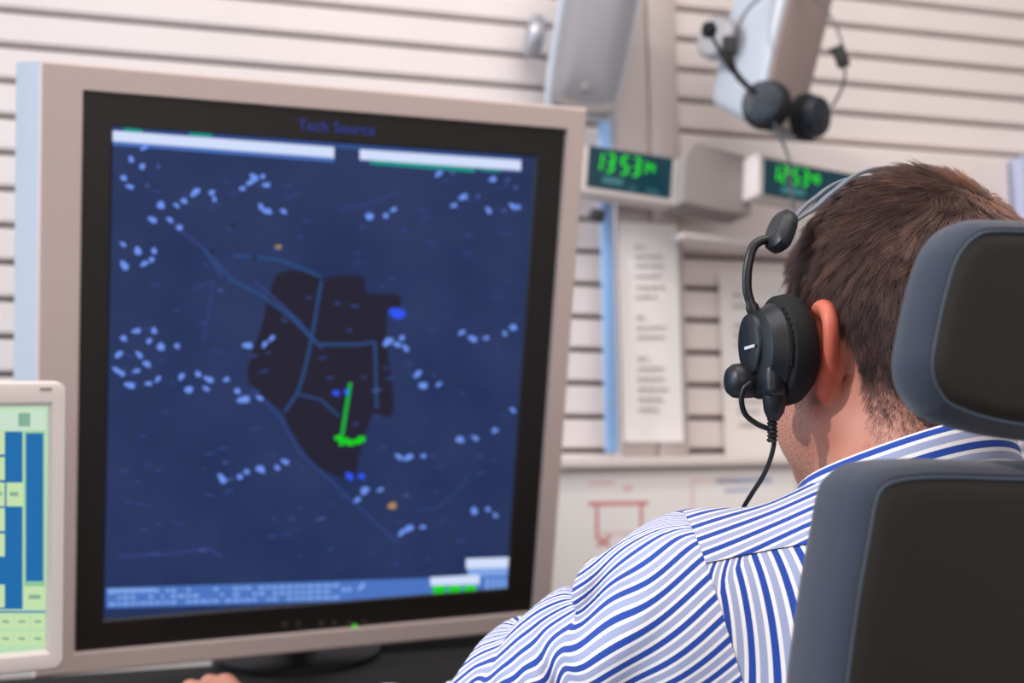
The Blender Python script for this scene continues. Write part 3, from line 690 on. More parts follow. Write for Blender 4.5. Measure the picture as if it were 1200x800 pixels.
# fill loop: ray through boundary; everything below collar is covered by the shirt
def skin_mat():
    m = mat('skin', '#c99a86', .5, bump=(900, .12, .0005), sss=.18); nt = m.node_tree; bs = nt.nodes['Principled BSDF']
    at = nt.nodes.new('ShaderNodeAttribute'); at.attribute_name = 'tone'
    tc = nt.nodes.new('ShaderNodeTexCoord'); n = nt.nodes.new('ShaderNodeTexNoise'); n.inputs['Scale'].default_value = 900; n.inputs['Detail'].default_value = 2
    nt.links.new(tc.outputs['Object'], n.inputs['Vector'])
    r = nt.nodes.new('ShaderNodeMapRange'); r.inputs[1].default_value = .45; r.inputs[2].default_value = .65; nt.links.new(n.outputs['Fac'], r.inputs[0])
    sx = nt.nodes.new('ShaderNodeSeparateColor'); nt.links.new(at.outputs['Color'], sx.inputs[0])
    mu = nt.nodes.new('ShaderNodeMath'); mu.operation = 'MULTIPLY'; nt.links.new(sx.outputs[0], mu.inputs[0]); nt.links.new(r.outputs[0], mu.inputs[1])
    n3 = nt.nodes.new('ShaderNodeTexNoise'); n3.inputs['Scale'].default_value = 30; nt.links.new(tc.outputs['Object'], n3.inputs['Vector'])
    r3 = nt.nodes.new('ShaderNodeValToRGB'); r3.color_ramp.elements[0].position = .3; r3.color_ramp.elements[0].color = lin('#c08069'); r3.color_ramp.elements[1].position = .7; r3.color_ramp.elements[1].color = lin('#cb947e')
    nt.links.new(n3.outputs['Fac'], r3.inputs[0])
    m0 = nt.nodes.new('ShaderNodeMix'); m0.data_type = 'RGBA'; nt.links.new(sx.outputs[1], m0.inputs[0]); nt.links.new(r3.outputs[0], m0.inputs[6]); m0.inputs[7].default_value = lin('#cf5f48')
    m1 = nt.nodes.new('ShaderNodeMix'); m1.data_type = 'RGBA'; nt.links.new(mu.outputs[0], m1.inputs[0]); nt.links.new(m0.outputs[2], m1.inputs[6]); m1.inputs[7].default_value = lin('#5d4640')
    nt.links.new(m1.outputs[2], bs.inputs['Base Color']); return m
M['skin'] = skin_mat()
man = thing('person', 'man in a blue and white striped shirt seated with his back to the camera', 'person', loc=(.30, .88, .47))
mi_ = Matrix.Translation(man.location).inverted()
def reparent(o, par=man):     # keep world coordinates under the empty
    o.parent = par; return o
off = np.array(man.location)
body = meshobj('body', pos-off, fc, M['skin'], man, smooth=True)
q = hl(pos)
st_ = np.clip((-.012-q[:, 2])/.02, 0, 1)*np.clip((q[:, 2]+.13)/.02, 0, 1)*np.clip((q[:, 1]-.012)/.02, 0, 1)     # beard stubble
er = (np.abs(q[:, 0]) > .077) & (q[:, 2] > -.05) & (q[:, 2] < .06) & (q[:, 1] < .01)  # ear mask: red of light shining through the ears, painted into the skin
nh = np.clip(1-np.abs(q[:, 1]+.065)/.04, 0, 1)*np.clip((-.05-q[:, 2])/.02, 0, 1)*np.clip((q[:, 2]+.115)/.02, 0, 1)*.35
col = np.zeros((len(pos), 4)); col[:, 0] = np.maximum(st_*.75, nh*0); col[:, 1] = er*.6+.25*np.clip((.10-np.linalg.norm(q-np.array((-.07, -.03, -.03)), axis=1))/.08, 0, 1); col[:, 3] = 1
ca = body.data.color_attributes.new('tone', 'FLOAT_COLOR', 'POINT'); ca.data.foreach_set('color', col.ravel())
for s in (-1, 1):
    b = MB(); c_ = hw(s*.032, .083, .008)-man.location; b.lathe([(.0005, -.012), (.006, -.0104), (.0104, -.006), (.012, 0), (.0104, .006), (.006, .0104), (.0005, .012)], Matrix.Translation(c_), 18)
    c2_ = hw(s*.032, .0945, .008)-man.location; b.lathe([(.0001, .0012), (.004, .0008), (.0055, 0)], Matrix.Translation(c2_) @ HM.to_3x3().to_4x4() @ Matrix.Rotation(R(-90), 4, 'X'), 16, 1)
    b.build('eye', [M['eye'], M['black']], man)

# ------------------------------------------------------------------ hair
def hair_mask(q):        # q head-local; >0 where hair grows
    x, y, z = q[:, 0], q[:, 1], q[:, 2]
    # hairline: forehead, temple, round the ear, nape
    fore = (.050-y)+ (z-.080)*.60
    side = np.where(y > .012, z-.055+np.clip(.045-y, 0, .035)*2.2, np.where(y > -.028, z-.028-np.clip(.012-y, 0, .1)*.2, z+.090+np.clip(y+.085, 0, .06)*1.15))
    return np.minimum(np.minimum(fore, side), (z+.128)*.8)
scalp_c = np.array((0, -.01, .03))
n0 = 26000
dirs = rng.normal(size=(n0*3, 3)); dirs /= np.linalg.norm(dirs, axis=1)[:, None]
def hsurf(d_, it=16):
    lo_ = np.zeros(len(d_)); hi_ = np.full(len(d_), .17)
    def hd(qq):
        p = Ho+qq@HMn.T; dd = hu(qq); return smin(dd, smin(neck(p), neck2(p), .03), .025)
    for _ in range(it):
        mid = (lo_+hi_)/2; v = hd(scalp_c+d_*mid[:, None]); lo_ = np.where(v < 0, mid, lo_); hi_ = np.where(v < 0, hi_, mid)
    return scalp_c+d_*lo_[:, None]
root = hsurf(dirs); mk = hair_mask(root)+rng.normal(size=len(root))*(.003+.012*np.clip((-.05-root[:, 2])/.05, 0, 1))
keep = (mk > 0) & (root[:, 2] > -.15); root = root[keep]; mk = mk[keep]
root = root[:n0*2]; mk = mk[:len(root)]
def hfn(qq): 
    p = Ho+qq@HMn.T; return smin(hu(qq), smin(neck(p), neck2(p), .03), .025)
nrm = grad(hfn, root)
whorl = np.array((.014, -.076, .102))
wd = root-whorl; dist = np.linalg.norm(wd, axis=1)
flow = wd/(dist[:, None]+1e-6); swirl = np.cross(nrm, flow); sw = np.exp(-dist/.035)*.9
flow = flow+swirl*sw[:, None]
down = np.array((0, -.15, -1.0)); wdn = np.clip((.07-root[:, 2])/.12, 0, 1)
flow = flow*(1-wdn[:, None]*.7)+down*wdn[:, None]*.7
fwd = np.array((0, .8, .0)); wf = np.clip((root[:, 1]+.02)/.08, 0, 1)*np.clip((root[:, 2]-.03)/.05, 0, 1); flow = flow+fwd*wf[:, None]*.7
clump = np.sin(root[:, 0]*160+root[:, 2]*90)*np.sin(root[:, 1]*140-root[:, 2]*120)
tw = np.cross(nrm, flow)
flow = flow+tw*(clump*.16+rng.normal(size=len(root))*.18)[:, None]
flow -= nrm*(flow*nrm).sum(1)[:, None]; flow /= np.linalg.norm(flow, axis=1)[:, None]+1e-6
NC = 2200; cidx = rng.choice(len(root), NC, replace=False); near = np.empty(len(root), int)
for i0 in range(0, len(root), 4000):
    d2 = ((root[i0:i0+4000, None]-root[cidx][None])**2).sum(-1); near[i0:i0+4000] = d2.argmin(1)
ctone = rng.normal(0, 1, NC); cdir = rng.normal(0, 1, NC)
flow = flow+np.cross(nrm, flow)*(cdir[near]*.22)[:, None]; flow /= np.linalg.norm(flow, axis=1)[:, None]
Lh = .007+.021*np.clip((root[:, 2]+.04)/.12, 0, 1); Lh *= 1-.35*np.exp(-(dist/.022)**2); Lh *= np.clip(mk/.02+.35, .35, 1)*rng.uniform(.65, 1.15, len(root))
lift = .26+.18*np.exp(-dist/.03)+rng.normal(size=len(root))*.08+ctone[near]*.05
SEGN = 5; pts = []
for k in range(SEGN):
    t = k/(SEGN-1); lf = lift*(1-.55*t)
    if k == 0: cur = root-nrm*.001
    else:
        cur = prevp+(flow*np.cos(lf)[:, None]+nrm*np.sin(lf)[:, None])*(Lh/(SEGN-1))[:, None]
        dd = hfn(cur); pen = np.clip(.0012+.0016*t-dd, 0, 1); cur = cur+nrm*pen[:, None]
    pts.append(cur); prevp = cur
pts = np.stack(pts, 1)
cl_ = pts[cidx][near]; wgt = (np.linspace(0, 1, SEGN)**1.2)[None, :, None]*.45*np.clip((Lh-.008)/.012, 0, 1)[:, None, None]; pts = pts*(1-wgt)+cl_*wgt; ns = len(pts); side = np.cross(flow, nrm); rad = rng.uniform(.00013, .00024, ns)
verts = []
for k in range(SEGN):
    r_k = rad*(1-.75*k/(SEGN-1))
    for a_ in (0, 2.094, 4.189):
        verts.append(pts[:, k]+side*(np.cos(a_)*r_k)[:, None]+nrm*(np.sin(a_)*r_k)[:, None])
verts = np.stack(verts, 1)       # ns, SEGN*3, 3
fs = []
for k in range(SEGN-1):
    for j in range(3): fs.append((k*3+j, k*3+(j+1) % 3, (k+1)*3+(j+1) % 3, (k+1)*3+j))
fs = np.array(fs); faces = (fs[None]+(np.arange(ns)*SEGN*3)[:, None, None]).reshape(-1, 4)
# scalp cap under the strands
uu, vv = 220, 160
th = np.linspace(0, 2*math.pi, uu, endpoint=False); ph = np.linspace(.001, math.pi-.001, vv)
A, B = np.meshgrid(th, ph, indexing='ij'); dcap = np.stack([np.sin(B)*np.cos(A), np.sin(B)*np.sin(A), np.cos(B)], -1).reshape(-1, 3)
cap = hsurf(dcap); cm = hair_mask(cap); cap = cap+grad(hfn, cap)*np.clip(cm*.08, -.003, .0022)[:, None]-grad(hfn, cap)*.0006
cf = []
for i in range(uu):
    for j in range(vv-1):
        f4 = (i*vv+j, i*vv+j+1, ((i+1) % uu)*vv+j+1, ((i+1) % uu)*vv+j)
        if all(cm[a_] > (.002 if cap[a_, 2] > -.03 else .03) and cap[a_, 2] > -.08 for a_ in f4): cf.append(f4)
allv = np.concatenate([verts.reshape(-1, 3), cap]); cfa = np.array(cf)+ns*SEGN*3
wv = (Ho+allv@HMn.T)-off
tone = np.clip(rng.normal(.38, .16, ns)+ctone[near]*.17+.65*np.exp(-(dist/.024)**2)+.15*np.clip((-.02-root[:, 2])/.04, 0, 1), 0, 1); 
hm = bpy.data.materials.new('brown_hair'); hm.use_nodes = True; nt = hm.node_tree; bs = nt.nodes['Principled BSDF']
bs.inputs['Roughness'].default_value = .42; bs.inputs['Specular IOR Level'].default_value = .6
at = nt.nodes.new('ShaderNodeAttribute'); at.attribute_name = 'tone'; rr_ = nt.nodes.new('ShaderNodeValToRGB')
rr_.color_ramp.elements[0].color = lin('#33211f'); rr_.color_ramp.elements[1].color = lin('#85655e'); e_ = rr_.color_ramp.elements; e_[1].position = .72; e3_ = e_.new(1.0); e3_.color = lin('#b07f68'); nt.links.new(at.outputs['Fac'], rr_.inputs[0]); nt.links.new(rr_.outputs[0], bs.inputs['Base Color'])
hm2 = mat('scalp_dark_brown', '#3a2722', .8)  # even dark brown of the cap beneath the strands
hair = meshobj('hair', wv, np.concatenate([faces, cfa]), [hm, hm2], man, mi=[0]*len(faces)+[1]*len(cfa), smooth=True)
ca = hair.data.color_attributes.new('tone', 'FLOAT_COLOR', 'POINT'); tv = np.concatenate([np.repeat(tone, SEGN*3), np.full(len(cap), .3)])
ca.data.foreach_set('color', np.stack([tv, tv, tv, np.ones_like(tv)], 1).ravel())

# ------------------------------------------------------------------ shirt
def stripe_mat():
    m = bpy.data.materials.new('striped_cotton'); m.use_nodes = True; nt = m.node_tree; bs = nt.nodes['Principled BSDF']
    bs.inputs['Roughness'].default_value = .85; bs.inputs['Specular IOR Level'].default_value = .2; bs.inputs['Sheen Weight'].default_value = .1
    uvn = nt.nodes.new('ShaderNodeUVMap'); sx = nt.nodes.new('ShaderNodeSeparateXYZ'); nt.links.new(uvn.outputs[0], sx.inputs[0])
    fr = nt.nodes.new('ShaderNodeMath'); fr.operation = 'FRACT'; nt.links.new(sx.outputs[0], fr.inputs[0])
    r = nt.nodes.new('ShaderNodeValToRGB'); r.color_ramp.interpolation = 'CONSTANT'
    el = r.color_ramp.elements; el[0].position = 0; el[0].color = lin('#2a4ca6'); el[1].position = .30; el[1].color = lin('#f4efee')
    for p_, c_ in ((.47, '#a3aacb'), (.80, '#f4efee'), (.985, '#2a4ca6')): e = el.new(p_); e.color = lin(c_)
    nt.links.new(fr.outputs[0], r.inputs[0]); nt.links.new(r.outputs[0], bs.inputs['Base Color'])
    tc = nt.nodes.new('ShaderNodeTexCoord'); n = nt.nodes.new('ShaderNodeTexNoise'); n.inputs['Scale'].default_value = 1500; nt.links.new(tc.outputs['Object'], n.inputs['Vector'])
    bp_ = nt.nodes.new('ShaderNodeBump'); bp_.inputs['Strength'].default_value = .25; bp_.inputs['Distance'].default_value = .0005; nt.links.new(n.outputs['Fac'], bp_.inputs['Height']); nt.links.new(bp_.outputs[0], bs.inputs['Normal'])
    return m
M['shirt'] = stripe_mat(); PER = .0122
ts = union(torso_items(.012, .06)); sL = union(limb_items(SHL, ELL, WRL, .013, .05)); sR = union(limb_items(SHR, ELR, WRR, .013, .05))
def cutplane(pnt, nr): 
    pnt = np.array(pnt); nr = np.array(nr)/np.linalg.norm(nr); return lambda p: (p-pnt)@nr
cuffL = cutplane(WRL-(WRL-ELL)*.04, WRL-ELL); cuffR = cutplane(WRR-(WRR-ELR)*.04, WRR-ELR)
def arm_coords(p, S, E, W):
    a1 = E-S; l1 = np.linalg.norm(a1); a1 = a1/l1; a2 = W-E; l2 = np.linalg.norm(a2); a2 = a2/l2
    t1 = (p-S)@a1; t2 = (p-E)@a2; w = 1/(1+np.exp(-np.where(np.abs((p-E)@(a1+a2)) < 9, (p-E)@(a1+a2), 0)/.045))
    s = t1*(1-w)+(l1+t2)*w
    up = np.array((-.3, -.55, .8))
    def ang(a, o):
        u = up-a*(up@a); u /= np.linalg.norm(u); v = np.cross(a, u); q_ = p-o; return np.arctan2(q_@v, q_@u)
    A1, A2 = ang(a1, S), ang(a2, E)
    c_ = np.cos(A1)*(1-w)+np.cos(A2)*w; s_ = np.sin(A1)*(1-w)+np.sin(A2)*w
    return s, np.arctan2(s_, c_), w
def fold(p, S, E, W):
    s, a, w = arm_coords(p, S, E, W)
    L = np.linalg.norm(E-S)
    el_ = np.exp(-((s-L)/.06)**2); up_ = np.exp(-((s-.10)/.09)**2); sh = np.exp(-((s-.02)/.035)**2)
    d = .0070*el_*np.sin(s*165+2.2*np.sin(a*1.3+.5)) + .0056*up_*np.sin(s*70+a*2.4+.8)*np.cos(a*.8) + .0032*sh*np.sin(a*7+s*60) + .0028*np.sin(s*110+a*5)*np.exp(-((s-.18)/.08)**2)
    return d
CREASES = []
for (p0, p1, d_, w_, dp) in [((718, 640), (684, 716), .90, .011, .0085), ((668, 700), (620, 745), .93, .009, .0055), ((640, 742), (655, 800), .93, .009, .0080), ((612, 750), (618, 800), .97, .007, .0060),
                             ((585, 765), (590, 815), .99, .006, .0050), ((775, 606), (700, 640), .88, .008, .0045), ((560, 778), (568, 830), 1.0, .007, .0050)]:
    a_, c_ = np.array(P(*p0, d_)), np.array(P(*p1, d_)); e2 = c_-a_; l_ = np.linalg.norm(e2); e2 /= l_; e1 = np.cross(e2, (0, 1, 0)); e1 /= np.linalg.norm(e1)
    CREASES.append(((a_+c_)/2, e1, e2, w_, l_*.62, dp))
def shirt_fn(p):
    cr = np.zeros(len(p))
    for (c_, e1, e2, w_, l_, dp) in CREASES:
        x_ = (p-c_)@e1; y_ = (p-c_)@e2; g_ = np.exp(-(y_/l_)**2)
        cr = cr+g_*(-dp*np.exp(-(x_/w_)**2)+.55*dp*np.exp(-((np.abs(x_)-2.0*w_)/(w_*1.2))**2))
    sl_ = sL(p); a = sl_-(fold(p, SHL, ELL, WRL)+cr)*np.clip(1-sl_/.05, 0, 1); a = smax(a, cuffL(p), .004)
    c_ = sR(p)-fold(p, SHR, ELR, WRR)*.8; c_ = smax(c_, cuffR(p), .004)
    t = ts(p)
    qx = (p-NB)@TR; t = t-.0016*np.sin(qx[:, 0]*75+qx[:, 2]*22)*np.clip((-qx[:, 2]-.08)/.1, 0, 1)
    d = smin(smin(t, a, .035), c_, .035)
    # neck hole
    return d
spos, sfc = polygonise(shirt_fn, (-.40, .66, .46), (.72, 1.36, 1.14), .0042)
import bmesh
bm = bmesh.new()
vv_ = [bm.verts.new(p) for p in spos]
for f in sfc:
    try: bm.faces.new([vv_[i] for i in f])
    except ValueError: pass
def split(bm_, pnt, nr):
    g = bm_.verts[:]+bm_.edges[:]+bm_.faces[:]
    bmesh.ops.bisect_plane(bm_, geom=g, dist=1e-6, plane_co=Vector(pnt), plane_no=Vector(nr))
# seam planes: armholes, and the yoke
armL_p, armL_n = np.array(P(838, 690, .80)), np.array((-1, .0, -.27)); armL_n /= np.linalg.norm(armL_n)
armR_p, armR_n = SHR+np.array((-.035, 0, 0)), np.array((1, .0, .25)); armR_n /= np.linalg.norm(armR_n)
yk_p, yk_n = np.array(P(890, 658, .78)), np.array((-.19, .06, 1.0)); yk_n /= np.linalg.norm(yk_n)
split(bm, armL_p, armL_n); split(bm, armR_p, armR_n); split(bm, yk_p, yk_n)
bm.verts.ensure_lookup_table(); bm.verts.index_update()
co = np.array([v.co for v in bm.verts])
fl = [[v.index for v in f.verts] for f in bm.faces]; bm.free()
cen = np.array([co[f].mean(0) for f in fl])
isL = (cen-armL_p)@armL_n > 0; isR = (cen-armR_p)@armR_n > 0; isY = ((cen-yk_p)@yk_n > 0) & ~isL & ~isR; isB = ~isL & ~isR & ~isY
# drop the faces inside the neck
def sub(mask, name, uvf, parent, nrm_off=0):
    fs_ = [fl[i] for i in np.flatnonzero(mask)]; used = np.unique(np.concatenate([np.array(f) for f in fs_])); mp__ = -np.ones(len(co), int); mp__[used] = np.arange(len(used))
    v = co[used]; n_ = grad(shirt_fn, v); uvc = uvf(v)
    o = meshobj(name, v+n_*nrm_off-off, [[int(mp__[i]) for i in f] for f in fs_], M['shirt'], parent, smooth=True, uv=np.stack([uvc, np.zeros(len(v))], 1))
    return o
def wob(v, a=.0018): return a*np.sin(v[:, 0]*55+v[:, 2]*31)+a*.6*np.sin(v[:, 0]*23-v[:, 2]*70+v[:, 1]*40)
def uv_sleeve(S, E, W):
    view = np.array((.08, 1, -.12)); view /= np.linalg.norm(view)
    def f(v):
        s, a, w = arm_coords(v, S, E, W)
        a1 = (E-S)/np.linalg.norm(E-S); a2 = (W-E)/np.linalg.norm(W-E)
        v1 = np.cross(a1, view); v1 /= np.linalg.norm(v1); v2 = np.cross(a2, view); v2 /= np.linalg.norm(v2)
        def arc(a_, v_, o_, R_):
            w_ = np.cross(v_, a_); w_ = -w_ if w_@view > 0 else w_
            qv = np.clip((v-o_)@v_/R_, -1, 1); return R_*np.arctan2(qv, np.sqrt(1-qv*qv)*np.tanh((v-o_)@w_/.012))
        u1 = arc(a1, v1, S, .080); u2 = arc(a2, v2, E, .068)
        for (c_, e1, e2, w_, l_, dp) in CREASES:
            p_ = (v-c_)@e1; q_ = (v-c_)@e2; u1 = u1+dp*.9*np.exp(-(p_/(w_*1.5))**2-(q_/l_)**2)*np.tanh((p_+.004)/.01)
        return (u1*(1-w)+u2*w+wob(v, .0011)+(.0024*np.sin(s*52+u1*30)+.0016*np.sin(s*95-u1*45+1))*np.clip((s-.03)/.06, 0, 1))/PER
    return f
def uv_yoke(v):
    q_ = (v-NB)@TR; return ((q_[:, 2]*.80+q_[:, 1]*.62+np.abs(q_[:, 0])*.22)+wob(v, .0008))/PER
def uv_back(v):
    q_ = (v-NB)@TR; t_ = np.arctan2(q_[:, 0]/.17, -(q_[:, 1]-.02)/.11); k_ = np.clip((np.abs(t_)-1.15)/.3, 0, 1); return (q_[:, 0]*(1-k_)+k_*.17*t_-.09*q_[:, 2]*(1-k_)+wob(v, .0007))/PER
shirt = sub(isB, 'shirt', uv_back, man)
sub(isY, 'yoke', uv_yoke, shirt, .0010)
sub(isL, 'sleeve', uv_sleeve(SHL, ELL, WRL), shirt, .0006); sub(isR, 'sleeve', uv_sleeve(SHR, ELR, WRR), shirt, .0006)
# collar: stand and folded leaf around the neck
CC = np.array((.286, .900, 1.080)); CYW = R(26); CRm = np.array(Matrix.Rotation(CYW, 3, 'Z'))
na = 72; prof = [(-.004, -.045), (-.003, -.02), (-.002, -.004), (.0005, .0015), (.004, .001), (.008, -.006), (.0115, -.018), (.0145, -.030), (.016, -.040), (.0145, -.0405), (.011, -.030)]
cv = []; cuv = []
sacc = 0
plen = [0]
for a_, c_ in zip(prof, prof[1:]): plen.append(plen[-1]+math.hypot(a_[0]-c_[0], a_[1]-c_[1]))
for i in range(na+1):
    a_ = R(98+344*i/na)      # from the front round the back
    for (r_, z_), pl in zip(prof, plen):
        rx_, ry_ = .0665+r_, .074+r_
        loc = np.array((rx_*math.cos(a_), ry_*math.sin(a_), 0))
        hgt = -loc[1]*.46+.0015*math.sin(3*a_)
        w_ = CC+CRm@loc+np.array((0, 0, hgt+z_*(1+.25*max(0, loc[1]/.08))))
        cv.append(w_-off); cuv.append(((pl-plen[3])/(PER*1.45)+.69, 0))
np_ = len(prof); cfs = []
for i in range(na):
    for j in range(np_-1): cfs.append([i*np_+j, i*np_+j+1, (i+1)*np_+j+1, (i+1)*np_+j])
meshobj('collar', np.array(cv), cfs, M['shirt'], shirt, smooth=True, uv=cuv)

# trousers and shoes (below the frame)
HIP = tl(0, .0, -.44)
def leg_pts(s): 
    h = HIP+TR@np.array((s*.09, .04, -.03)); k = h+TR@np.array((s*.06, .42, .0)); k[2] = .50; a_ = k+TR@np.array((0, .02, 0)); a_[2] = .10; return h, k, a_
its = [(ellip(HIP+np.array((0, 0, -.01)), (.175, .135, .10), TR), .03)]
for s in (-1, 1):
    h, k, a_ = leg_pts(s); its += [(roundcone(h, k, .085, .062), .04), (roundcone(k, a_, .062, .048), .03)]
tr_fn = union(its); tp, tf = polygonise(tr_fn, (-.2, .6, .02), (.75, 1.62, .72), .010)
meshobj('trousers', tp-off, tf, M['trousers'], man, smooth=True)
for s in (-1, 1):
    h, k, a_ = leg_pts(s); f1 = a_+TR@np.array((0, .14, 0)); f1[2] = .045; a0 = a_.copy(); a0[2] = .05; a0 = a0+TR@np.array((0, -.03, 0))
    fn_ = union([(roundcone(a0, f1, .042, .038), .01), (roundcone(a_, a0, .045, .042), .02)]); fn2 = lambda p, g=fn_: smax(g(p), .004-p[:, 2], .004)
    lo_ = np.minimum(a0, f1)-.08; lo_[2] = -.02; v_, f_ = polygonise(fn2, lo_, np.maximum(a0, f1)+np.array((.08, .08, .12)), .008)
    meshobj('shoe', v_-off, f_, M['black'], man, smooth=True)

# ------------------------------------------------------------------ headset he wears (built in head coordinates)
wh = thing('headset', 'black headset with large padded ear cups worn by the seated man', 'headset')
def cup_parts(s):
    base = HM @ Matrix.Translation((s*.086, .018, .0)) @ Matrix.Rotation(s*R(8), 4, 'Z') @ Matrix.Rotation(s*R(90), 4, 'Y')     # local z points out of the ear
    if s < 0: base = HM @ Matrix.Translation((-.086, .012, .0)) @ Matrix.Rotation(R(-6), 4, 'Z') @ Matrix.Rotation(R(-90), 4, 'Y')
    # local x -> along head z, y -> head y
    def lathe(name, prof, m, T=base, n=40, sx=1.3, sy=1.0):
        b = MB(); b.lathe(prof, T, n, 0, sx, sy); return b.build(name, m, wh, 35)
    cs = lathe('ear_cushion', [(.012, .004), (.020, -.001), (.028, .0), (.0325, .006), (.034, .013), (.0325, .020), (.028, .024), (.02, .025)], M['black_soft'], sx=1.22)
    cp = lathe('ear_cup', [(.027, .018), (.030, .021), (.0305, .025), (.028, .029), (.0265, .032), (.0245, .035), (.018, .037), (.008, .038)], M['cup'], sx=1.12)
    T2 = base @ Matrix.Translation((.004, .004, .034)); b = MB(); b.lathe([(.017, 0), (.0175, .003), (.0165, .006), (.013, .0075), (.004, .008)], T2, 32, 0, 1.35, 1); b.build('cap', M['cup'], cp)
    return base, cp
base, cp = cup_parts(-1); baseR, cpR = cup_parts(1)
# vent slots and screws on the near cup, small light maker's bar
b = MB()
for k in range(9):
    a_ = R(40+k*9); c_ = base @ Vector((.0305*1.1*math.cos(a_), -.0305*math.sin(a_), .024)); b.box((-.0007, -.0007, -.003), (.0007, .0007, .003), 0, Matrix.Translation(c_))
b.build('vent_slots', M['black'], cp)
b = MB(); b.box((-.0010, -.0075, .0422), (.0012, .0075, .0430), 0, base @ Matrix.Translation((.001, -.003, 0))); b.build('maker_mark', mat('mark_white', '#cfd3da', .4), cp)
# housing block below with knob
def hp3(px, py, d): return P(px, py, d)
b = MB(); b.box((-.036, -.020, .022), (-.012, .012, .037), 0, base, .005); b.build('pivot_block', M['cup'], wh)
b = MB(); Tn = base @ Matrix.Translation((-.022, .012, .040)); b.lathe([(.0125, -.006), (.0130, .004), (.0125, .009), (.010, .0125), (.004, .0145)], Tn, 28); b.build('boom_pivot', M['cup'], wh)
# boom arm forward to the mouth and microphone
mo = [base @ Vector((-.018, .024, .022)), hw(-.083, .058, -.010), hw(-.063, .098, -.020), hw(-.004, .124, -.056)]
b = MB(); b.tube(catmull([tuple(p) for p in mo], 8), .0022, 10); b.build('microphone_boom', M['black'], wh)
b = MB(); b.lathe([(.001, -.010), (.007, -.008), (.009, 0), (.007, .008), (.001, .010)], Matrix.Translation(mo[-1]), 18); b.build('microphone', M['black_soft'], wh)
# yoke arm, slider, headband
def band_pt(al, y, extra=0):
    d_ = np.array((math.sin(al), 0, math.cos(al))); d_ = d_/np.linalg.norm(d_); pr = hsurf(d_[None])[0]
    A = abs(math.degrees(al)); of = np.interp(A, [0, 30, 45, 57, 66], [.0095, .0105, .016, .027, .036])+extra
    q_ = pr+d_*of; return Vector((q_[0], y, q_[2]))
sl_c = {}
for s in (-1, 1):
    c_ = band_pt(s*R(58), .016); sl_c[s] = c_
    arm = catmull([(s*.119, .020, .028), (s*.124, .020, .045), (s*.123, .018, .065), (s*.116, .017, .080), (c_.x+s*.002, .016, c_.z-.004)], 6)
    b = MB(); b.tube([HM @ Vector(p) for p in arm], [.0050]*3+[.0036]*(len(arm)-3), 12, 0, .8); b.build('yoke_arm', M['black'], wh)
    b = MB(); Ts = HM @ Matrix.Translation(c_) @ Matrix.Rotation(s*R(-30), 4, 'Y')
    oc = [(-.015, -.014), (-.004, -.018), (.006, -.014), (.011, .004), (.008, .016), (-.002, .019), (-.012, .010)]
    b = MB(); rings_ = []
    for z_, k_ in ((-.0065, .75), (-.004, .97), (0, 1), (.004, .97), (.0075, .72)): rings_.append([Ts @ Vector((s*z_, p[0]*k_, p[1]*k_)) for p in catmull(oc, 4, True)])
    b.rings(rings_); b.build('slider', M['cup'], wh)
hbar = []
for yy_, wd_ in ((.026, .0032), (.000, .0040)):
    rg = []
    for i in range(49):
        al = R(-58+116*i/48); y_ = .016+(yy_-.016)*min(1, (1-abs(i-24)/24)*3.5)
        p0 = band_pt(al, y_); o_ = Vector((math.sin(al), 0, math.cos(al)))
        rg.append([HM @ (p0+Vector((0, a_, 0))+o_*e_) for a_, e_ in ((-wd_, -.0012), (wd_, -.0012), (wd_*1.05, .0005), (wd_*.6, .0016), (-wd_*.6, .0016), (-wd_*1.05, .0005))])
    b = MB(); b.rings(rg); b.build('headband', M['band'], wh)

# connector, strain relief, cable, loop
b = MB(); cn = [hp3(909, 445, .885), hp3(908, 462, .885), hp3(907, 482, .885), hp3(906, 492, .885)]; b.tube(cn, [.0085, .0095, .0075, .004], 14); b.build('connector', M['cup'], wh)
b = MB(); rl = []
rr2 = []
for k in range(13): rl.append(hp3(905+math.sin(k)*.3, 489+k*2.4, .885)); rr2.append(.0042 if k % 2 else .0029)
b.tube(rl, rr2, 12); b.build('strain_relief', M['black'], wh)
b = MB(); b.tube([hp3(*p) for p in catmull([(906, 512, .885), (907, 520, .885), (902, 540, .888), (893, 560, .895), (880, 580, .91), (868, 602, .95), (858, 640, 1.0), (850, 700, 1.03)], 7)], .0018, 10); b.build('cable', M['black'], wh)
b = MB(); b.tube([hp3(*p) for p in catmull([(880, 448, .882), (872, 455, .882), (869, 470, .883), (874, 486, .885), (888, 497, .885), (903, 503, .885)], 7)], .0020, 10); b.build('cable', M['black'], wh)

# ------------------------------------------------------------------ office chair
chair = thing('office_chair', 'dark office chair with a headrest, behind the seated man', 'chair', loc=(.36, .74, 0))
CYaw = R(17); TC = frame(P(1200, 400, .70), (math.cos(CYaw), math.sin(CYaw), 0), (.0, .03, 1))
def cpt(px, py, c=0): return onplane(TC, px, py, c)
axis_x = cpt(1330, 400)[0]
def panel(left, T, conv, ax, n=6):
    """left: px outline of the visible half from top centre going to bottom centre, mirrored about the chair's axis"""
    pts = [conv(*p) for p in left]; pts = [(ax, pts[0][1])]+pts+[(ax, pts[-1][1])]
    mir = [(2*ax-x, y) for x, y in pts[1:-1]][::-1]
    return np.array(catmull(pts+mir, n, True))
def inset(poly, d):
    n = len(poly); t = np.roll(poly, -1, 0)-np.roll(poly, 1, 0); t /= np.linalg.norm(t, axis=1)[:, None]+1e-9
    nn = np.stack([t[:, 1], -t[:, 0]], 1)
    if ((nn*(poly-poly.mean(0))).sum(1) < 0).mean() > .5: nn = -nn
    return poly-nn*d
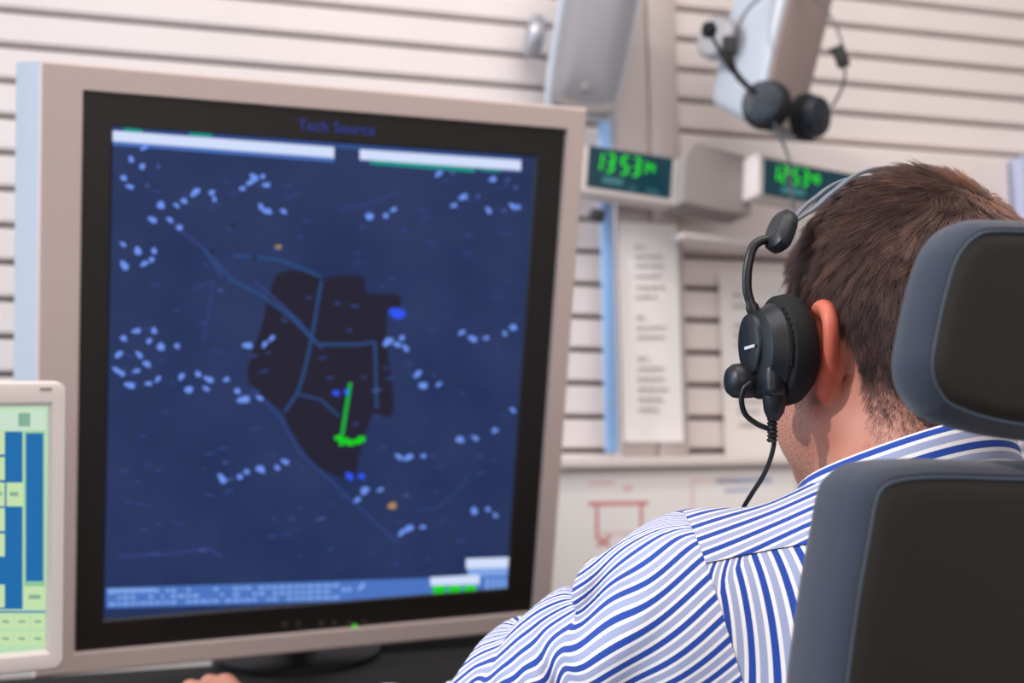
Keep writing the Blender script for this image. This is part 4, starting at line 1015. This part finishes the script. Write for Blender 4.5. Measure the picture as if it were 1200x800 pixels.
def cushion(poly, T, parent, th, rim, bulge, names, curve=0.0):
    ax_ = poly[:, 0].mean()
    def ring(d, z, sc=1):
        q_ = inset(poly, d) if d else poly
        if sc != 1: q_ = q_.mean(0)+(q_-q_.mean(0))*sc
        return [T @ Vector((x-off_c[0]*0, y, z+curve*((x-ax_)**2))) for x, y in q_]
    off_c = (0, 0)
    W = [Vector(chair.location)]
    b = MB(); b.rings([ring(rim+.002, -.001), ring(rim, .003), ring(rim*.72, .005), ring(rim*.35, .002), ring(rim*.08, -.008), ring(0, -th*.4), ring(.001, -th*.7), ring(.006, -th*.9), ring(.02, -th), ring(.02, -th-bulge*.6, .9), ring(.02, -th-bulge, .6), ring(.02, -th-bulge*1.1, .2)], cap=(False, True))
    o1 = b.build(names[0], M['chair_fabric'], parent, 60)
    b = MB(); b.rings([ring(rim+.0005, -.002), ring(rim+.0008, .0045), ring(rim+.004, .0055)]+[ring(rim+.004, .0065+.001*(1-k/12), .97*k/12) for k in range(12, 0, -1)], cap=(False, True)); o2 = b.build(names[1], M['chair_shell'], parent, 60)
    b = MB(); pl_ = [Vector(v) for v in ring(rim-.0005, .0046)]; b.tube(pl_+[pl_[0]], .0011, 6, cap=False); o3 = b.build('piping', M['piping'], o2)
    return o1, o2, o3
TCL = Matrix.Translation(-Vector(chair.location)) @ TC
hr = panel([(1200, 256), (1145, 256), (1122, 264), (1104, 280), (1090, 303), (1076, 347), (1066, 390), (1060, 425), (1064, 452), (1076, 474), (1094, 490), (1140, 506), (1200, 516), (1270, 522)], TCL, cpt, axis_x)
cushion(hr, TCL, chair, .032, .009, .010, ('headrest', 'headrest_shell'), .35)
# backrest: tilted a little, wider towards the bottom
TBk = frame(P(1200, 560, .70), (math.cos(CYaw), math.sin(CYaw), 0), (.0, .06, 1)); TBL = Matrix.Translation(-Vector(chair.location)) @ TBk
bkp = lambda px, py: onplane(TBk, px, py)
axb = bkp(1330, 560)[0]
br = panel([(1200, 541), (1100, 538), (1050, 539), (1020, 544), (1000, 556), (988, 578), (977, 630), (963, 700), (948, 800), (936, 900), (930, 1000), (940, 1080), (980, 1120), (1100, 1140)], TBL, bkp, axb)
cushion(br, TBL, chair, .055, .010, .012, ('backrest', 'backrest_shell'), .35)
cl = Vector(chair.location)
hx = (axis_x+0)
def cw(x, y, z, T=TC): return T @ Vector((x, y, z))-cl
b = MB(); b.tube([cw(axis_x, onplane(TC, 1200, 470)[1], -.02), cw(axis_x, onplane(TC, 1200, 545)[1], -.022), cw(axis_x, onplane(TC, 1200, 640)[1], -.02)], .014, 14, 0, 1.8); b.build('headrest_post', M['black'], chair)
sc = cw(axis_x, 0, -.26); sx_, sy_ = sc.x, sc.y
Tq = Matrix.Translation((sx_, sy_, 0)) @ Matrix.Rotation(CYaw, 4, 'Z')
b = MB(); b.box((-.24, -.19, .37), (.24, .24, .455), 0, Tq, .03); b.build('seat', M['chair_fabric'], chair)
b = MB(); b.tube([cw(axis_x, onplane(TC, 1200, 900)[1], .012), Tq @ Vector((0, -.30, .45)), Tq @ Vector((0, -.22, .345)), Tq @ Vector((0, 0, .345))], .022, 12, 0, 1.6); b.build('back_support', M['black'], chair)
b = MB(); b.tube([Tq @ Vector((0, 0, .10)), Tq @ Vector((0, 0, .37))], [.03, .025], 16); b.build('gas_column', M['metal'], chair)
for k in range(5):
    a_ = R(72*k+20); e = Tq @ Vector((.30*math.cos(a_), .30*math.sin(a_), .075)); b = MB(); b.tube([Tq @ Vector((0, 0, .11)), e], [.028, .018], 10)
    g = b.build('base_leg', M['black'], chair)
    b = MB(); b.lathe([(.022, -.018), (.028, -.012), (.028, .012), (.022, .018)], Matrix.Translation((e.x, e.y, .0285)) @ Matrix.Rotation(R(90), 4, 'X'), 20); b.tube([e, Vector((e.x, e.y, .03))], .008, 8); b.build('caster', M['black'], g)
